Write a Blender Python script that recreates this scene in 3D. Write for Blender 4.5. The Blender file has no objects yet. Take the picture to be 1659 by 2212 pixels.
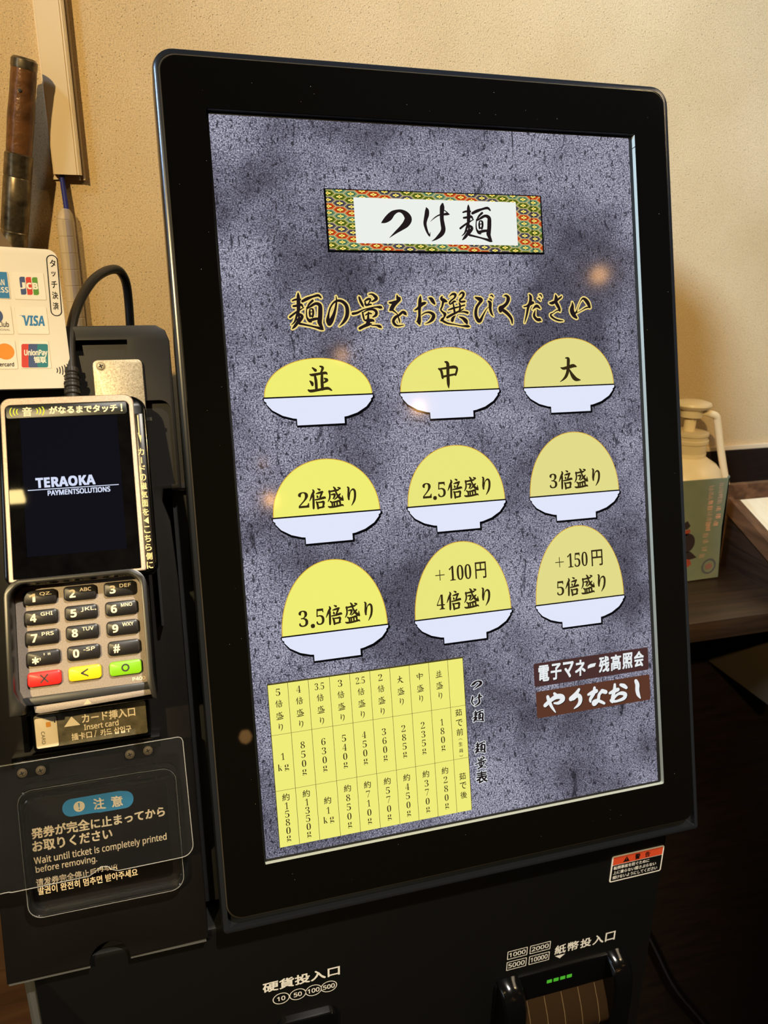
import bpy, bmesh, math, random
from mathutils import Matrix, Vector
R = math.radians
random.seed(4)
scene = bpy.context.scene
COL = scene.collection
MM = 0.001

# ---------------------------------------------------------------- camera, world, lamps, exposure
CAM_POS = Vector((-0.0396, -0.3703, 1.3442))
CAM_R = ((0.95963, -0.28102, 0.01186), (-0.07993, -0.31291, -0.94641), (0.26967, 0.90726, -0.32274))
cam_data = bpy.data.cameras.new('camera')
cam = bpy.data.objects.new('camera', cam_data)
COL.objects.link(cam)
cm = Matrix.Identity(4)
for i in range(3):
    cm[i][0] = CAM_R[0][i]; cm[i][1] = -CAM_R[1][i]; cm[i][2] = -CAM_R[2][i]; cm[i][3] = CAM_POS[i]
cam.matrix_world = cm
cam_data.sensor_fit = 'VERTICAL'
cam_data.sensor_height = 36.0
cam_data.lens = 36.0 * 1661.0 / 2212.0
cam_data.clip_start = 0.01
cam_data.dof.use_dof = True
cam_data.dof.focus_distance = 0.455
cam_data.dof.aperture_fstop = 13.0
scene.camera = cam

world = bpy.data.worlds.new('world'); world.use_nodes = True
world.node_tree.nodes['Background'].inputs[0].default_value = (0.9, 0.7, 0.5, 1)
world.node_tree.nodes['Background'].inputs[1].default_value = 0.02
scene.world = world
scene.view_settings.view_transform = 'Standard'
scene.view_settings.look = 'None'
scene.view_settings.exposure = 0.0
scene.view_settings.gamma = 1.0
scene.view_settings.use_curve_mapping = False

def spot(name, pos, target, energy, color, angle, blend, radius):
    d = bpy.data.lights.new(name, 'SPOT'); d.energy = energy; d.color = color
    d.spot_size = R(angle); d.spot_blend = blend; d.shadow_soft_size = radius
    o = bpy.data.objects.new(name, d); COL.objects.link(o); o.location = pos
    o.rotation_euler = (Vector(target) - Vector(pos)).to_track_quat('-Z', 'Y').to_euler()
    return o
def area(name, pos, target, energy, color, sx, sy):
    d = bpy.data.lights.new(name, 'AREA'); d.energy = energy; d.color = color; d.shape = 'RECTANGLE'; d.size = sx; d.size_y = sy
    o = bpy.data.objects.new(name, d); COL.objects.link(o); o.location = pos
    o.rotation_euler = (Vector(target) - Vector(pos)).to_track_quat('-Z', 'Y').to_euler()
    return o
spot('warm_spot_light', (-0.72, -1.24, 2.14), (-0.12, 0.26, 1.33), 116, (1.0, 0.755, 0.375), 50, 0.85, 0.018)
spot('second_warm_light', (1.15, -0.75, 2.30), (0.1, 0.26, 1.3), 10, (1.0, 0.72, 0.34), 75, 0.8, 0.02)
spot('white_spot_light', (-0.87, -0.74, 2.43), (1.02, 0.26, 1.62), 425, (0.46, 0.68, 1.05), 56, 0.95, 0.16)
spot('lower_front_fill', (0.30, -0.78, 2.52), (0.08, -0.02, 0.62), 150, (1.0, 0.93, 0.82), 34, 0.7, 0.03)  # unseen spot added to brighten the machine's lower front
area('side_edge_fill', (-1.20, -0.62, 1.40), (0.0, 0.0, 1.2), 2.2, (0.80, 0.90, 1.0), 0.07, 1.2)  # unseen strip light added for the highlight down the monitor's left edge
area('overhead_fill', (1.5, -0.5, 2.55), (1.2, -0.5, 0.0), 8, (1.0, 0.80, 0.55), 0.8, 0.5)  # unseen panel added as soft fill from above

# ---------------------------------------------------------------- frames (millimetres inside, metres in the world)
def frame(org, tilt=0.0, yaw=0.0, roll=0.0, k=1.0):
    t = R(tilt)
    f = Matrix(((1, 0, 0), (0, math.sin(t), -math.cos(t)), (0, math.cos(t), math.sin(t))))
    m = Matrix.Rotation(R(yaw), 3, 'Z') @ f @ Matrix.Rotation(R(roll), 3, 'Z')
    return Matrix.Translation(Vector(org) * MM) @ m.to_4x4() @ Matrix.Scale(k, 4)
S = frame((0, 0, 1000), 16)                                     # monitor: origin at the lower left corner of the picture
L = S @ Matrix.Translation((0, 0, -8 * MM))                     # side panel with the card terminal
_cp = CAM_POS / MM
_to = _cp + (Vector((-89, 50, 1198)) - _cp) * 0.959
T = frame(_to, 29, 0, 0, 0.959)                                 # card terminal
C = frame((-100.9, 87.6, 1306.7), 21, 15, -3.2, 0.934)          # card logo sign
F = frame((0, 0, 900), 0)                                       # lower front of the machine
I = Matrix.Identity(4)                                          # plain room coordinates
# ---------------------------------------------------------------- materials
def lin(c):
    return tuple(((v / 255) / 12.92 if v / 255 <= 0.04045 else ((v / 255 + 0.055) / 1.055) ** 2.4) for v in c) + (1.0,)
def mat(name, rgb, rough=0.5, metal=0.0, spec=0.5, emit=None, estr=1.0, bump=None, mottle=None, alpha=None, trans=0.0, ior=1.45, coat=0.0):
    m = bpy.data.materials.new(name); m.use_nodes = True
    nt = m.node_tree; b = nt.nodes['Principled BSDF']
    b.inputs['Base Color'].default_value = lin(rgb)
    b.inputs['Roughness'].default_value = rough
    b.inputs['Metallic'].default_value = metal
    b.inputs['Specular IOR Level'].default_value = spec
    b.inputs['IOR'].default_value = ior
    b.inputs['Transmission Weight'].default_value = trans
    b.inputs['Coat Weight'].default_value = coat
    if emit is not None:
        b.inputs['Emission Color'].default_value = lin(emit)
        b.inputs['Emission Strength'].default_value = estr
    if alpha is not None: b.inputs['Alpha'].default_value = alpha
    if bump or mottle:
        tc = nt.nodes.new('ShaderNodeTexCoord')
    if mottle:                                                  # (scale, low rgb, high rgb)
        n = nt.nodes.new('ShaderNodeTexNoise'); n.inputs['Scale'].default_value = mottle[0]; n.inputs['Detail'].default_value = 6
        n.inputs['Roughness'].default_value = 0.6
        r = nt.nodes.new('ShaderNodeValToRGB')
        r.color_ramp.elements[0].position = 0.3; r.color_ramp.elements[0].color = lin(mottle[1])
        r.color_ramp.elements[1].position = 0.7; r.color_ramp.elements[1].color = lin(mottle[2])
        nt.links.new(tc.outputs['Object'], n.inputs['Vector']); nt.links.new(n.outputs['Fac'], r.inputs['Fac'])
        nt.links.new(r.outputs['Color'], b.inputs['Base Color'])
    if bump:                                                    # (scale, strength, distance)
        n = nt.nodes.new('ShaderNodeTexNoise'); n.inputs['Scale'].default_value = bump[0]; n.inputs['Detail'].default_value = 4
        bp = nt.nodes.new('ShaderNodeBump'); bp.inputs['Strength'].default_value = bump[1]; bp.inputs['Distance'].default_value = bump[2]
        nt.links.new(tc.outputs['Object'], n.inputs['Vector']); nt.links.new(n.outputs['Fac'], bp.inputs['Height'])
        nt.links.new(bp.outputs['Normal'], b.inputs['Normal'])
    return m
def glow(name, rgb, s=1.0):                                     # a colour shown by a display: lit from behind, faintly glossy
    return mat(name, (0, 0, 0), rough=0.07, spec=0.35, emit=rgb, estr=s)
def wood(name, dark, light, scale=(6, 6, 90), rough=0.45, bstr=0.15):
    m = bpy.data.materials.new(name); m.use_nodes = True
    nt = m.node_tree; b = nt.nodes['Principled BSDF']; b.inputs['Roughness'].default_value = rough
    tc = nt.nodes.new('ShaderNodeTexCoord'); mp = nt.nodes.new('ShaderNodeMapping'); mp.inputs['Scale'].default_value = scale
    n = nt.nodes.new('ShaderNodeTexNoise'); n.inputs['Scale'].default_value = 1.0; n.inputs['Detail'].default_value = 8; n.inputs['Distortion'].default_value = 0.6
    r = nt.nodes.new('ShaderNodeValToRGB')
    r.color_ramp.elements[0].position = 0.35; r.color_ramp.elements[0].color = lin(dark)
    r.color_ramp.elements[1].position = 0.68; r.color_ramp.elements[1].color = lin(light)
    bp = nt.nodes.new('ShaderNodeBump'); bp.inputs['Strength'].default_value = bstr; bp.inputs['Distance'].default_value = 0.001
    L_ = nt.links.new
    L_(tc.outputs['Object'], mp.inputs['Vector']); L_(mp.outputs['Vector'], n.inputs['Vector']); L_(n.outputs['Fac'], r.inputs['Fac'])
    L_(r.outputs['Color'], b.inputs['Base Color']); L_(n.outputs['Fac'], bp.inputs['Height']); L_(bp.outputs['Normal'], b.inputs['Normal'])
    return m
def plaster():
    m = bpy.data.materials.new('sand_plaster'); m.use_nodes = True
    nt = m.node_tree; b = nt.nodes['Principled BSDF']; b.inputs['Roughness'].default_value = 0.8; b.inputs['Specular IOR Level'].default_value = 0.25
    N = nt.nodes.new; K = nt.links.new
    tc = N('ShaderNodeTexCoord')
    a = N('ShaderNodeTexNoise'); a.inputs['Scale'].default_value = 900; a.inputs['Detail'].default_value = 5; a.inputs['Roughness'].default_value = 0.65
    c = N('ShaderNodeTexNoise'); c.inputs['Scale'].default_value = 9; c.inputs['Detail'].default_value = 6
    v = N('ShaderNodeTexVoronoi'); v.inputs['Scale'].default_value = 330; v.inputs['Randomness'].default_value = 1.0
    for n in (a, c, v): K(tc.outputs['Object'], n.inputs['Vector'])
    pit = N('ShaderNodeMapRange'); pit.inputs['From Min'].default_value = 0.03; pit.inputs['From Max'].default_value = 0.16
    K(v.outputs['Distance'], pit.inputs['Value'])
    rc = N('ShaderNodeValToRGB'); rc.color_ramp.elements[0].position = 0.3; rc.color_ramp.elements[0].color = lin((206, 174, 122))
    rc.color_ramp.elements[1].position = 0.72; rc.color_ramp.elements[1].color = lin((222, 191, 141))
    K(c.outputs['Fac'], rc.inputs['Fac'])
    ra = N('ShaderNodeMapRange'); ra.inputs['From Min'].default_value = 0.3; ra.inputs['From Max'].default_value = 0.55
    ra.inputs['To Min'].default_value = 0.64; ra.inputs['To Max'].default_value = 1.0
    K(a.outputs['Fac'], ra.inputs['Value'])
    pm = N('ShaderNodeMapRange'); pm.inputs['To Min'].default_value = 0.84; pm.inputs['To Max'].default_value = 1.0
    K(pit.outputs['Result'], pm.inputs['Value'])
    mu = N('ShaderNodeMath'); mu.operation = 'MULTIPLY'; K(ra.outputs['Result'], mu.inputs[0]); K(pm.outputs['Result'], mu.inputs[1])
    mx = N('ShaderNodeVectorMath'); mx.operation = 'SCALE'; K(rc.outputs['Color'], mx.inputs[0]); K(mu.outputs['Value'], mx.inputs['Scale'])
    K(mx.outputs['Vector'], b.inputs['Base Color'])
    bp = N('ShaderNodeBump'); bp.inputs['Strength'].default_value = 0.75; bp.inputs['Distance'].default_value = 0.001
    ad = N('ShaderNodeMath'); ad.operation = 'ADD'; K(a.outputs['Fac'], ad.inputs[0]); K(pit.outputs['Result'], ad.inputs[1])
    K(ad.outputs['Value'], bp.inputs['Height']); K(bp.outputs['Normal'], b.inputs['Normal'])
    return m
def rock_picture():                                             # the slate picture shown behind the menu
    m = bpy.data.materials.new('slate_wallpaper_on_display'); m.use_nodes = True
    nt = m.node_tree; b = nt.nodes['Principled BSDF']; N = nt.nodes.new; K = nt.links.new
    b.inputs['Base Color'].default_value = (0, 0, 0, 1); b.inputs['Roughness'].default_value = 0.07; b.inputs['Specular IOR Level'].default_value = 0.35
    tc = N('ShaderNodeTexCoord')
    fine = N('ShaderNodeTexNoise'); fine.inputs['Scale'].default_value = 1150; fine.inputs['Detail'].default_value = 5; fine.inputs['Roughness'].default_value = 0.75
    K(tc.outputs['Object'], fine.inputs['Vector'])
    mp = N('ShaderNodeMapping'); mp.inputs['Scale'].default_value = (600, 330, 1); mp.inputs['Rotation'].default_value = (0, 0, 0.12)
    st = N('ShaderNodeTexNoise'); st.inputs['Scale'].default_value = 1.0; st.inputs['Detail'].default_value = 5; st.inputs['Distortion'].default_value = 0.8
    K(tc.outputs['Object'], mp.inputs['Vector']); K(mp.outputs['Vector'], st.inputs['Vector'])
    big = N('ShaderNodeTexNoise'); big.inputs['Scale'].default_value = 11; big.inputs['Detail'].default_value = 4; big.inputs['Roughness'].default_value = 0.55
    K(tc.outputs['Object'], big.inputs['Vector'])
    mc = N('ShaderNodeMapping'); mc.inputs['Scale'].default_value = (90, 30, 1); mc.inputs['Rotation'].default_value = (0, 0, 0.1)
    cr = N('ShaderNodeTexNoise'); cr.inputs['Scale'].default_value = 1.0; cr.inputs['Detail'].default_value = 8; cr.inputs['Distortion'].default_value = 1.2; cr.inputs['Roughness'].default_value = 0.7
    K(tc.outputs['Object'], mc.inputs['Vector']); K(mc.outputs['Vector'], cr.inputs['Vector'])
    def mr(src, a, b_, c, d):
        n = N('ShaderNodeMapRange'); n.inputs['From Min'].default_value = a; n.inputs['From Max'].default_value = b_
        n.inputs['To Min'].default_value = c; n.inputs['To Max'].default_value = d; K(src, n.inputs['Value']); return n.outputs['Result']
    def mul(x, y):
        n = N('ShaderNodeMath'); n.operation = 'MULTIPLY'; K(x, n.inputs[0]); K(y, n.inputs[1]); return n.outputs['Value']
    v = mul(mr(fine.outputs['Fac'], 0.38, 0.64, 0.06, 1.0), mr(st.outputs['Fac'], 0.34, 0.44, 0.22, 1.0))
    v = mul(v, mr(big.outputs['Fac'], 0.38, 0.56, 0.40, 0.95))
    v = mul(v, mr(cr.outputs['Fac'], 0.33, 0.39, 0.25, 1.0))
    r = N('ShaderNodeValToRGB'); e = r.color_ramp.elements
    e[0].position = 0.0; e[0].color = lin((24, 22, 27)); e[1].position = 0.85; e[1].color = lin((206, 206, 224))
    x = e.new(0.25); x.color = lin((92, 90, 104)); x = e.new(0.5); x.color = lin((146, 145, 164))
    K(v, r.inputs['Fac']); K(r.outputs['Color'], b.inputs['Emission Color']); b.inputs['Emission Strength'].default_value = 1.0
    return m

# ---------------------------------------------------------------- geometry, in millimetres
def rr(x0, y0, x1, y1, r, n=6):                                 # rounded rectangle, r one number or (bl, br, tr, tl)
    if not isinstance(r, tuple): r = (r,) * 4
    out = []
    for (cx, cy, a0, q) in ((x0, y0, 180, r[0]), (x1, y0, 270, r[1]), (x1, y1, 0, r[2]), (x0, y1, 90, r[3])):
        q = max(q, 0.001)
        ox = cx + (q if cx == x0 else -q); oy = cy + (q if cy == y0 else -q)
        for i in range(n + 1):
            a = R(a0 + 90 * i / n)
            out.append((ox + q * math.cos(a), oy + q * math.sin(a)))
    return out
def circ(cx, cy, r, n=24, ry=None):
    ry = ry or r
    return [(cx + r * math.cos(2 * math.pi * i / n), cy + ry * math.sin(2 * math.pi * i / n)) for i in range(n)]

MATHS = {'serif': (0x1D400, 0x1D41A, 0x1D7CE), 'sansb': (0x1D5D4, 0x1D5EE, 0x1D7EC), 'sans': (0x1D5A0, 0x1D5BA, 0x1D7E2), 'sansi': (0x1D63C, 0x1D656, 0x1D7EC)}
def restyle(s, style):
    if style not in MATHS: return s
    A, a, d = MATHS[style]; o = ''
    for ch in s:
        if 'A' <= ch <= 'Z': o += chr(A + ord(ch) - 65)
        elif 'a' <= ch <= 'z': o += chr(a + ord(ch) - 97)
        elif '0' <= ch <= '9': o += chr(d + ord(ch) - 48)
        else: o += ch
    return o
_glyphs = {}
def glyphs(s, style='', off=0.0, space=1.0):
    key = (s, style, off, space)
    if key not in _glyphs:
        c = bpy.data.curves.new('t', 'FONT'); c.body = restyle(s, style); c.size = 1.0; c.offset = off; c.space_character = space
        c.resolution_u = 3; c.fill_mode = 'FRONT'
        o = bpy.data.objects.new('t', c)
        me = o.to_mesh()
        vs = [(v.co.x, v.co.y) for v in me.vertices]; fs = [tuple(p.vertices) for p in me.polygons]
        o.to_mesh_clear(); bpy.data.objects.remove(o); bpy.data.curves.remove(c)
        xs = [v[0] for v in vs]; ys = [v[1] for v in vs]
        _glyphs[key] = (vs, fs, (min(xs), min(ys), max(xs), max(ys)))
    return _glyphs[key]

class MB:
    def __init__(s): s.v = []; s.f = []; s.m = []
    def add(s, vs, fs, mi=0):
        o = len(s.v); s.v += vs
        for f in fs: s.f.append(tuple(i + o for i in f)); s.m.append(mi)
    def loft(s, loops, mi=0, cap0=True, cap1=True, close=True):  # loops: list of lists of 3D points
        n = len(loops[0]); vs = [p for l in loops for p in l]; fs = []
        for k in range(len(loops) - 1):
            for i in range(n if close else n - 1):
                j = (i + 1) % n
                fs.append((k * n + i, k * n + j, (k + 1) * n + j, (k + 1) * n + i))
        if cap0: fs.append(tuple(reversed(range(n))))
        if cap1: fs.append(tuple((len(loops) - 1) * n + i for i in range(n)))
        s.add(vs, fs, mi); return s
    def slab(s, x0, y0, x1, y1, r, z0, z1, b=0.0, mi=0, n=6):    # bevelled plate with rounded corners
        def lp(i, z):
            q = tuple(max(c - i, 0.001) for c in r) if isinstance(r, tuple) else max(r - i, 0.001)
            return [(x, y, z) for x, y in rr(x0 + i, y0 + i, x1 - i, y1 - i, q, n)]
        ls = [lp(0, z0), lp(0, z1 - b)]
        if b: ls += [lp(b * 0.3, z1 - b * 0.3), lp(b, z1)]
        return s.loft(ls, mi)
    def ring(s, outer, inner, z0, z1, b=0.0, mi=0):             # frame between two loops of equal count
        L3 = lambda l, z: [(x, y, z) for x, y in l]
        n = len(outer)
        cx = sum(p[0] for p in outer) / n; cy = sum(p[1] for p in outer) / n
        def shrink(l, d):
            w = max(p[0] for p in l) - min(p[0] for p in l); h = max(p[1] for p in l) - min(p[1] for p in l)
            mx = (max(p[0] for p in l) + min(p[0] for p in l)) / 2; my = (max(p[1] for p in l) + min(p[1] for p in l)) / 2
            return [(mx + (x - mx) * (w - 2 * d) / w, my + (y - my) * (h - 2 * d) / h) for x, y in l]
        ls = [L3(outer, z0), L3(outer, z1 - b)]
        if b: ls += [L3(shrink(outer, b), z1), L3(shrink(inner, -b * 0.5), z1), L3(inner, z1 - b * 0.5)]
        else: ls += [L3(outer, z1), L3(inner, z1)]
        ls += [L3(inner, z0)]
        vs = [p for l in ls for p in l]; fs = []; k_ = len(ls)
        for k in range(k_):
            for i in range(n):
                j = (i + 1) % n; k2 = (k + 1) % k_
                fs.append((k * n + i, k * n + j, k2 * n + j, k2 * n + i))
        s.add(vs, fs, mi); return s
    def prism(s, poly, z0, z1, b=0.0, mi=0):                    # any outline, optional bevel on the front rim
        bm = bmesh.new()
        vs = [bm.verts.new((x, y, z0)) for x, y in poly]
        f = bm.faces.new(vs)
        if f.normal.z > 0 or sum((poly[i][0] * poly[(i + 1) % len(poly)][1] - poly[(i + 1) % len(poly)][0] * poly[i][1]) for i in range(len(poly))) > 0: f.normal_flip()
        g = bmesh.ops.extrude_face_region(bm, geom=[f])
        top = [v for v in g['geom'] if isinstance(v, bmesh.types.BMVert)]
        for v in top: v.co.z = z1
        if b:
            es = [e for e in bm.edges if e.verts[0] in top and e.verts[1] in top]
            bmesh.ops.bevel(bm, geom=es, offset=b, segments=2, profile=0.6, affect='EDGES', clamp_overlap=True)
        bmesh.ops.recalc_face_normals(bm, faces=bm.faces)
        bm.verts.index_update()
        s.add([tuple(v.co) for v in bm.verts], [tuple(v.index for v in f.verts) for f in bm.faces], mi)
        bm.free(); return s
    def flat(s, poly, z, mi=0):
        a = sum((poly[i][0] * poly[(i + 1) % len(poly)][1] - poly[(i + 1) % len(poly)][0] * poly[i][1]) for i in range(len(poly)))
        if a < 0: poly = poly[::-1]
        s.add([(x, y, z) for x, y in poly], [tuple(range(len(poly)))], mi); return s
    def band(s, outer, inner, z, mi=0):                         # flat outline between two loops
        n = len(outer); s.add([(x, y, z) for x, y in outer + inner], [(i, (i + 1) % n, n + (i + 1) % n, n + i) for i in range(n)], mi); return s
    def box(s, x0, y0, z0, x1, y1, z1, mi=0, b=0.0):
        bm = bmesh.new()
        bmesh.ops.create_cube(bm, size=1.0)
        for v in bm.verts: v.co = Vector(((x0 + x1) / 2 + v.co.x * abs(x1 - x0), (y0 + y1) / 2 + v.co.y * abs(y1 - y0), (z0 + z1) / 2 + v.co.z * abs(z1 - z0)))
        if b: bmesh.ops.bevel(bm, geom=list(bm.edges), offset=b, segments=2, profile=0.6, affect='EDGES')
        bm.verts.index_update()
        s.add([tuple(v.co) for v in bm.verts], [tuple(v.index for v in f.verts) for f in bm.faces], mi); bm.free(); return s
    def hull(s, pts8, mi=0):                                    # box from 8 corners: 4 lower, 4 upper
        s.add([tuple(p) for p in pts8], [(3, 2, 1, 0), (4, 5, 6, 7), (0, 1, 5, 4), (1, 2, 6, 5), (2, 3, 7, 6), (3, 0, 4, 7)], mi); return s
    def lathe(s, prof, cx=0, cy=0, n=32, mi=0, axis='z', cap=True):
        ls = []
        for r, h in prof:
            l = []
            for i in range(n):
                a = 2 * math.pi * i / n
                l.append((cx + r * math.cos(a), cy + r * math.sin(a), h))
            ls.append(l)
        return s.loft(ls, mi, cap, cap)
    def tube(s, pts, r, n=14, mi=0, sub=6, rad=None):
        P = [Vector(p) for p in pts]; out = []; rs = []
        for i in range(len(P) - 1):
            p0 = P[max(i - 1, 0)]; p1 = P[i]; p2 = P[i + 1]; p3 = P[min(i + 2, len(P) - 1)]
            for k in range(sub):
                t = k / sub
                out.append(0.5 * ((2 * p1) + (p2 - p0) * t + (2 * p0 - 5 * p1 + 4 * p2 - p3) * t * t + (3 * p1 - p0 - 3 * p2 + p3) * t ** 3))
                rs.append((rad[i] * (1 - t) + rad[i + 1] * t) if rad else r)
        out.append(P[-1]); rs.append(rad[-1] if rad else r)
        up = Vector((0.31, 0.2, 0.93)); ls = []
        for i, p in enumerate(out):
            d = (out[min(i + 1, len(out) - 1)] - out[max(i - 1, 0)]).normalized()
            a = (up - d * up.dot(d)).normalized(); up = a; bb = d.cross(a)
            ls.append([tuple(p + (a * math.cos(2 * math.pi * j / n) + bb * math.sin(2 * math.pi * j / n)) * rs[i]) for j in range(n)])
        return s.loft(ls, mi)
    def text(s, t, x0, y0, x1, y1, z, style='', bold=0.0, mi=0, off=0.0, shear=0.0, space=1.0, keep=False, rot=0):
        vs, fs, (a, b, c, d) = glyphs(t, style, off, space)
        w, h = (c - a, d - b)
        if rot: w, h = h, w
        sx = (x1 - x0) / max(w, 1e-6); sy = (y1 - y0) / max(h, 1e-6)
        if keep: sx = sy
        for kz, (dx, dy) in enumerate(((0, 0),) if not bold else ((-bold, -bold), (bold, -bold), (-bold, bold), (bold, bold), (0, 0))):
            q = []
            for x, y in vs:
                u, v = x - a, y - b
                if rot == 90: u, v = h if False else (d - b) - v, u
                elif rot == -90: u, v = v, (c - a) - u
                q.append((x0 + u * sx + dx + shear * v * sy, y0 + v * sy + dy, z + kz * 0.006))
            s.add(q, fs, mi)
        return s
    def brush(s, name, z, box=None, grow=0.0, mi=0, thin=1.0):
        (bx0, by0, bx1, by1), strokes = BRUSH[name]
        W, H = bx1 - bx0, by1 - by0
        x0, y0, x1, y1 = box or (bx0, by0, bx1, by1)
        kx, ky = (x1 - x0) / W, (y1 - y0) / H; kw = (abs(kx) * abs(ky)) ** 0.5 * thin
        for st in strokes:
            P = [(x0 + a * 0.01 * kx, y0 + b * 0.01 * ky, w * 0.01 * kw) for a, b, w in st]
            pts = []
            for i in range(len(P) - 1):
                p0 = P[max(i - 1, 0)]; p1 = P[i]; p2 = P[i + 1]; p3 = P[min(i + 2, len(P) - 1)]
                for k in range(5):
                    t = k / 5
                    pts.append(tuple(0.5 * (2 * p1[c] + (p2[c] - p0[c]) * t + (2 * p0[c] - 5 * p1[c] + 4 * p2[c] - p3[c]) * t * t + (3 * p1[c] - p0[c] - 3 * p2[c] + p3[c]) * t ** 3) for c in range(3)))
            pts.append(P[-1])
            n = len(pts); vs = []; fs = []
            for i, (x, y, w) in enumerate(pts):
                a = pts[max(i - 1, 0)]; b = pts[min(i + 1, n - 1)]
                dx, dy = b[0] - a[0], b[1] - a[1]; l = math.hypot(dx, dy) or 1
                h = max(w, 0.02) / 2 + grow
                vs += [(x - dy / l * h, y + dx / l * h, z), (x + dy / l * h, y - dx / l * h, z)]
            for i in range(n - 1): fs.append((2 * i, 2 * i + 1, 2 * i + 3, 2 * i + 2))
            s.add(vs, fs, mi)
            for (x, y, w) in (pts[0], pts[-1]):
                s.flat(circ(x, y, max(w, 0.02) / 2 * 0.96 + grow, 12), z, mi)
        return s
    def mesh(s, name, mats, smooth=35):
        me = bpy.data.meshes.new(name)
        me.from_pydata([(x * MM, y * MM, z * MM) for x, y, z in s.v], [], s.f)
        for m_ in (mats if isinstance(mats, (list, tuple)) else [mats]): me.materials.append(m_)
        me.polygons.foreach_set('material_index', s.m)
        if smooth:
            me.polygons.foreach_set('use_smooth', [True] * len(me.polygons))
            me.set_sharp_from_angle(angle=R(smooth))
        me.update(); return me
WORLD = {}
def link(name, me, fr=I, parent=None, label=None, cat=None, group=None, kind=None):
    o = bpy.data.objects.new(name, me); COL.objects.link(o)
    if parent is not None:
        o.parent = parent; o.matrix_basis = WORLD[parent.name].inverted() @ fr
    else: o.matrix_basis = fr
    WORLD[o.name] = fr.copy()
    if label: o['label'] = label
    if cat: o['category'] = cat
    if group: o['group'] = group
    if kind: o['kind'] = kind
    return o
def part(name, mb, mats, fr, parent, label=None, smooth=35, kind=None):
    return link(name, mb.mesh(name, mats, smooth), fr, parent, label=label, kind=kind)
def thing(name, pos, label, cat, group=None):                   # pos in mm
    return link(name, None, Matrix.Translation(Vector(pos) * MM), None, label, cat, group)
def struct(name, mb, mats, fr=I, parent=None):
    return link(name, mb.mesh(name, mats), fr, parent, kind=None if parent else 'structure')
def cut(mb, cutters, mats):                                      # boolean difference, returns a mesh
    a = bpy.data.objects.new('a', mb.mesh('a', mats, 0)); COL.objects.link(a); tmp = [a]
    for c in cutters:
        b = bpy.data.objects.new('b', c.mesh('b', mats, 0)); COL.objects.link(b); tmp.append(b)
        m = a.modifiers.new('m', 'BOOLEAN'); m.operation = 'DIFFERENCE'; m.object = b; m.solver = 'EXACT'
    bpy.context.view_layer.update()
    me = bpy.data.meshes.new_from_object(a.evaluated_get(bpy.context.evaluated_depsgraph_get()))
    for o in tmp: bpy.data.objects.remove(o)
    me.polygons.foreach_set('use_smooth', [True] * len(me.polygons)); me.set_sharp_from_angle(angle=R(30))
    return me

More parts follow.
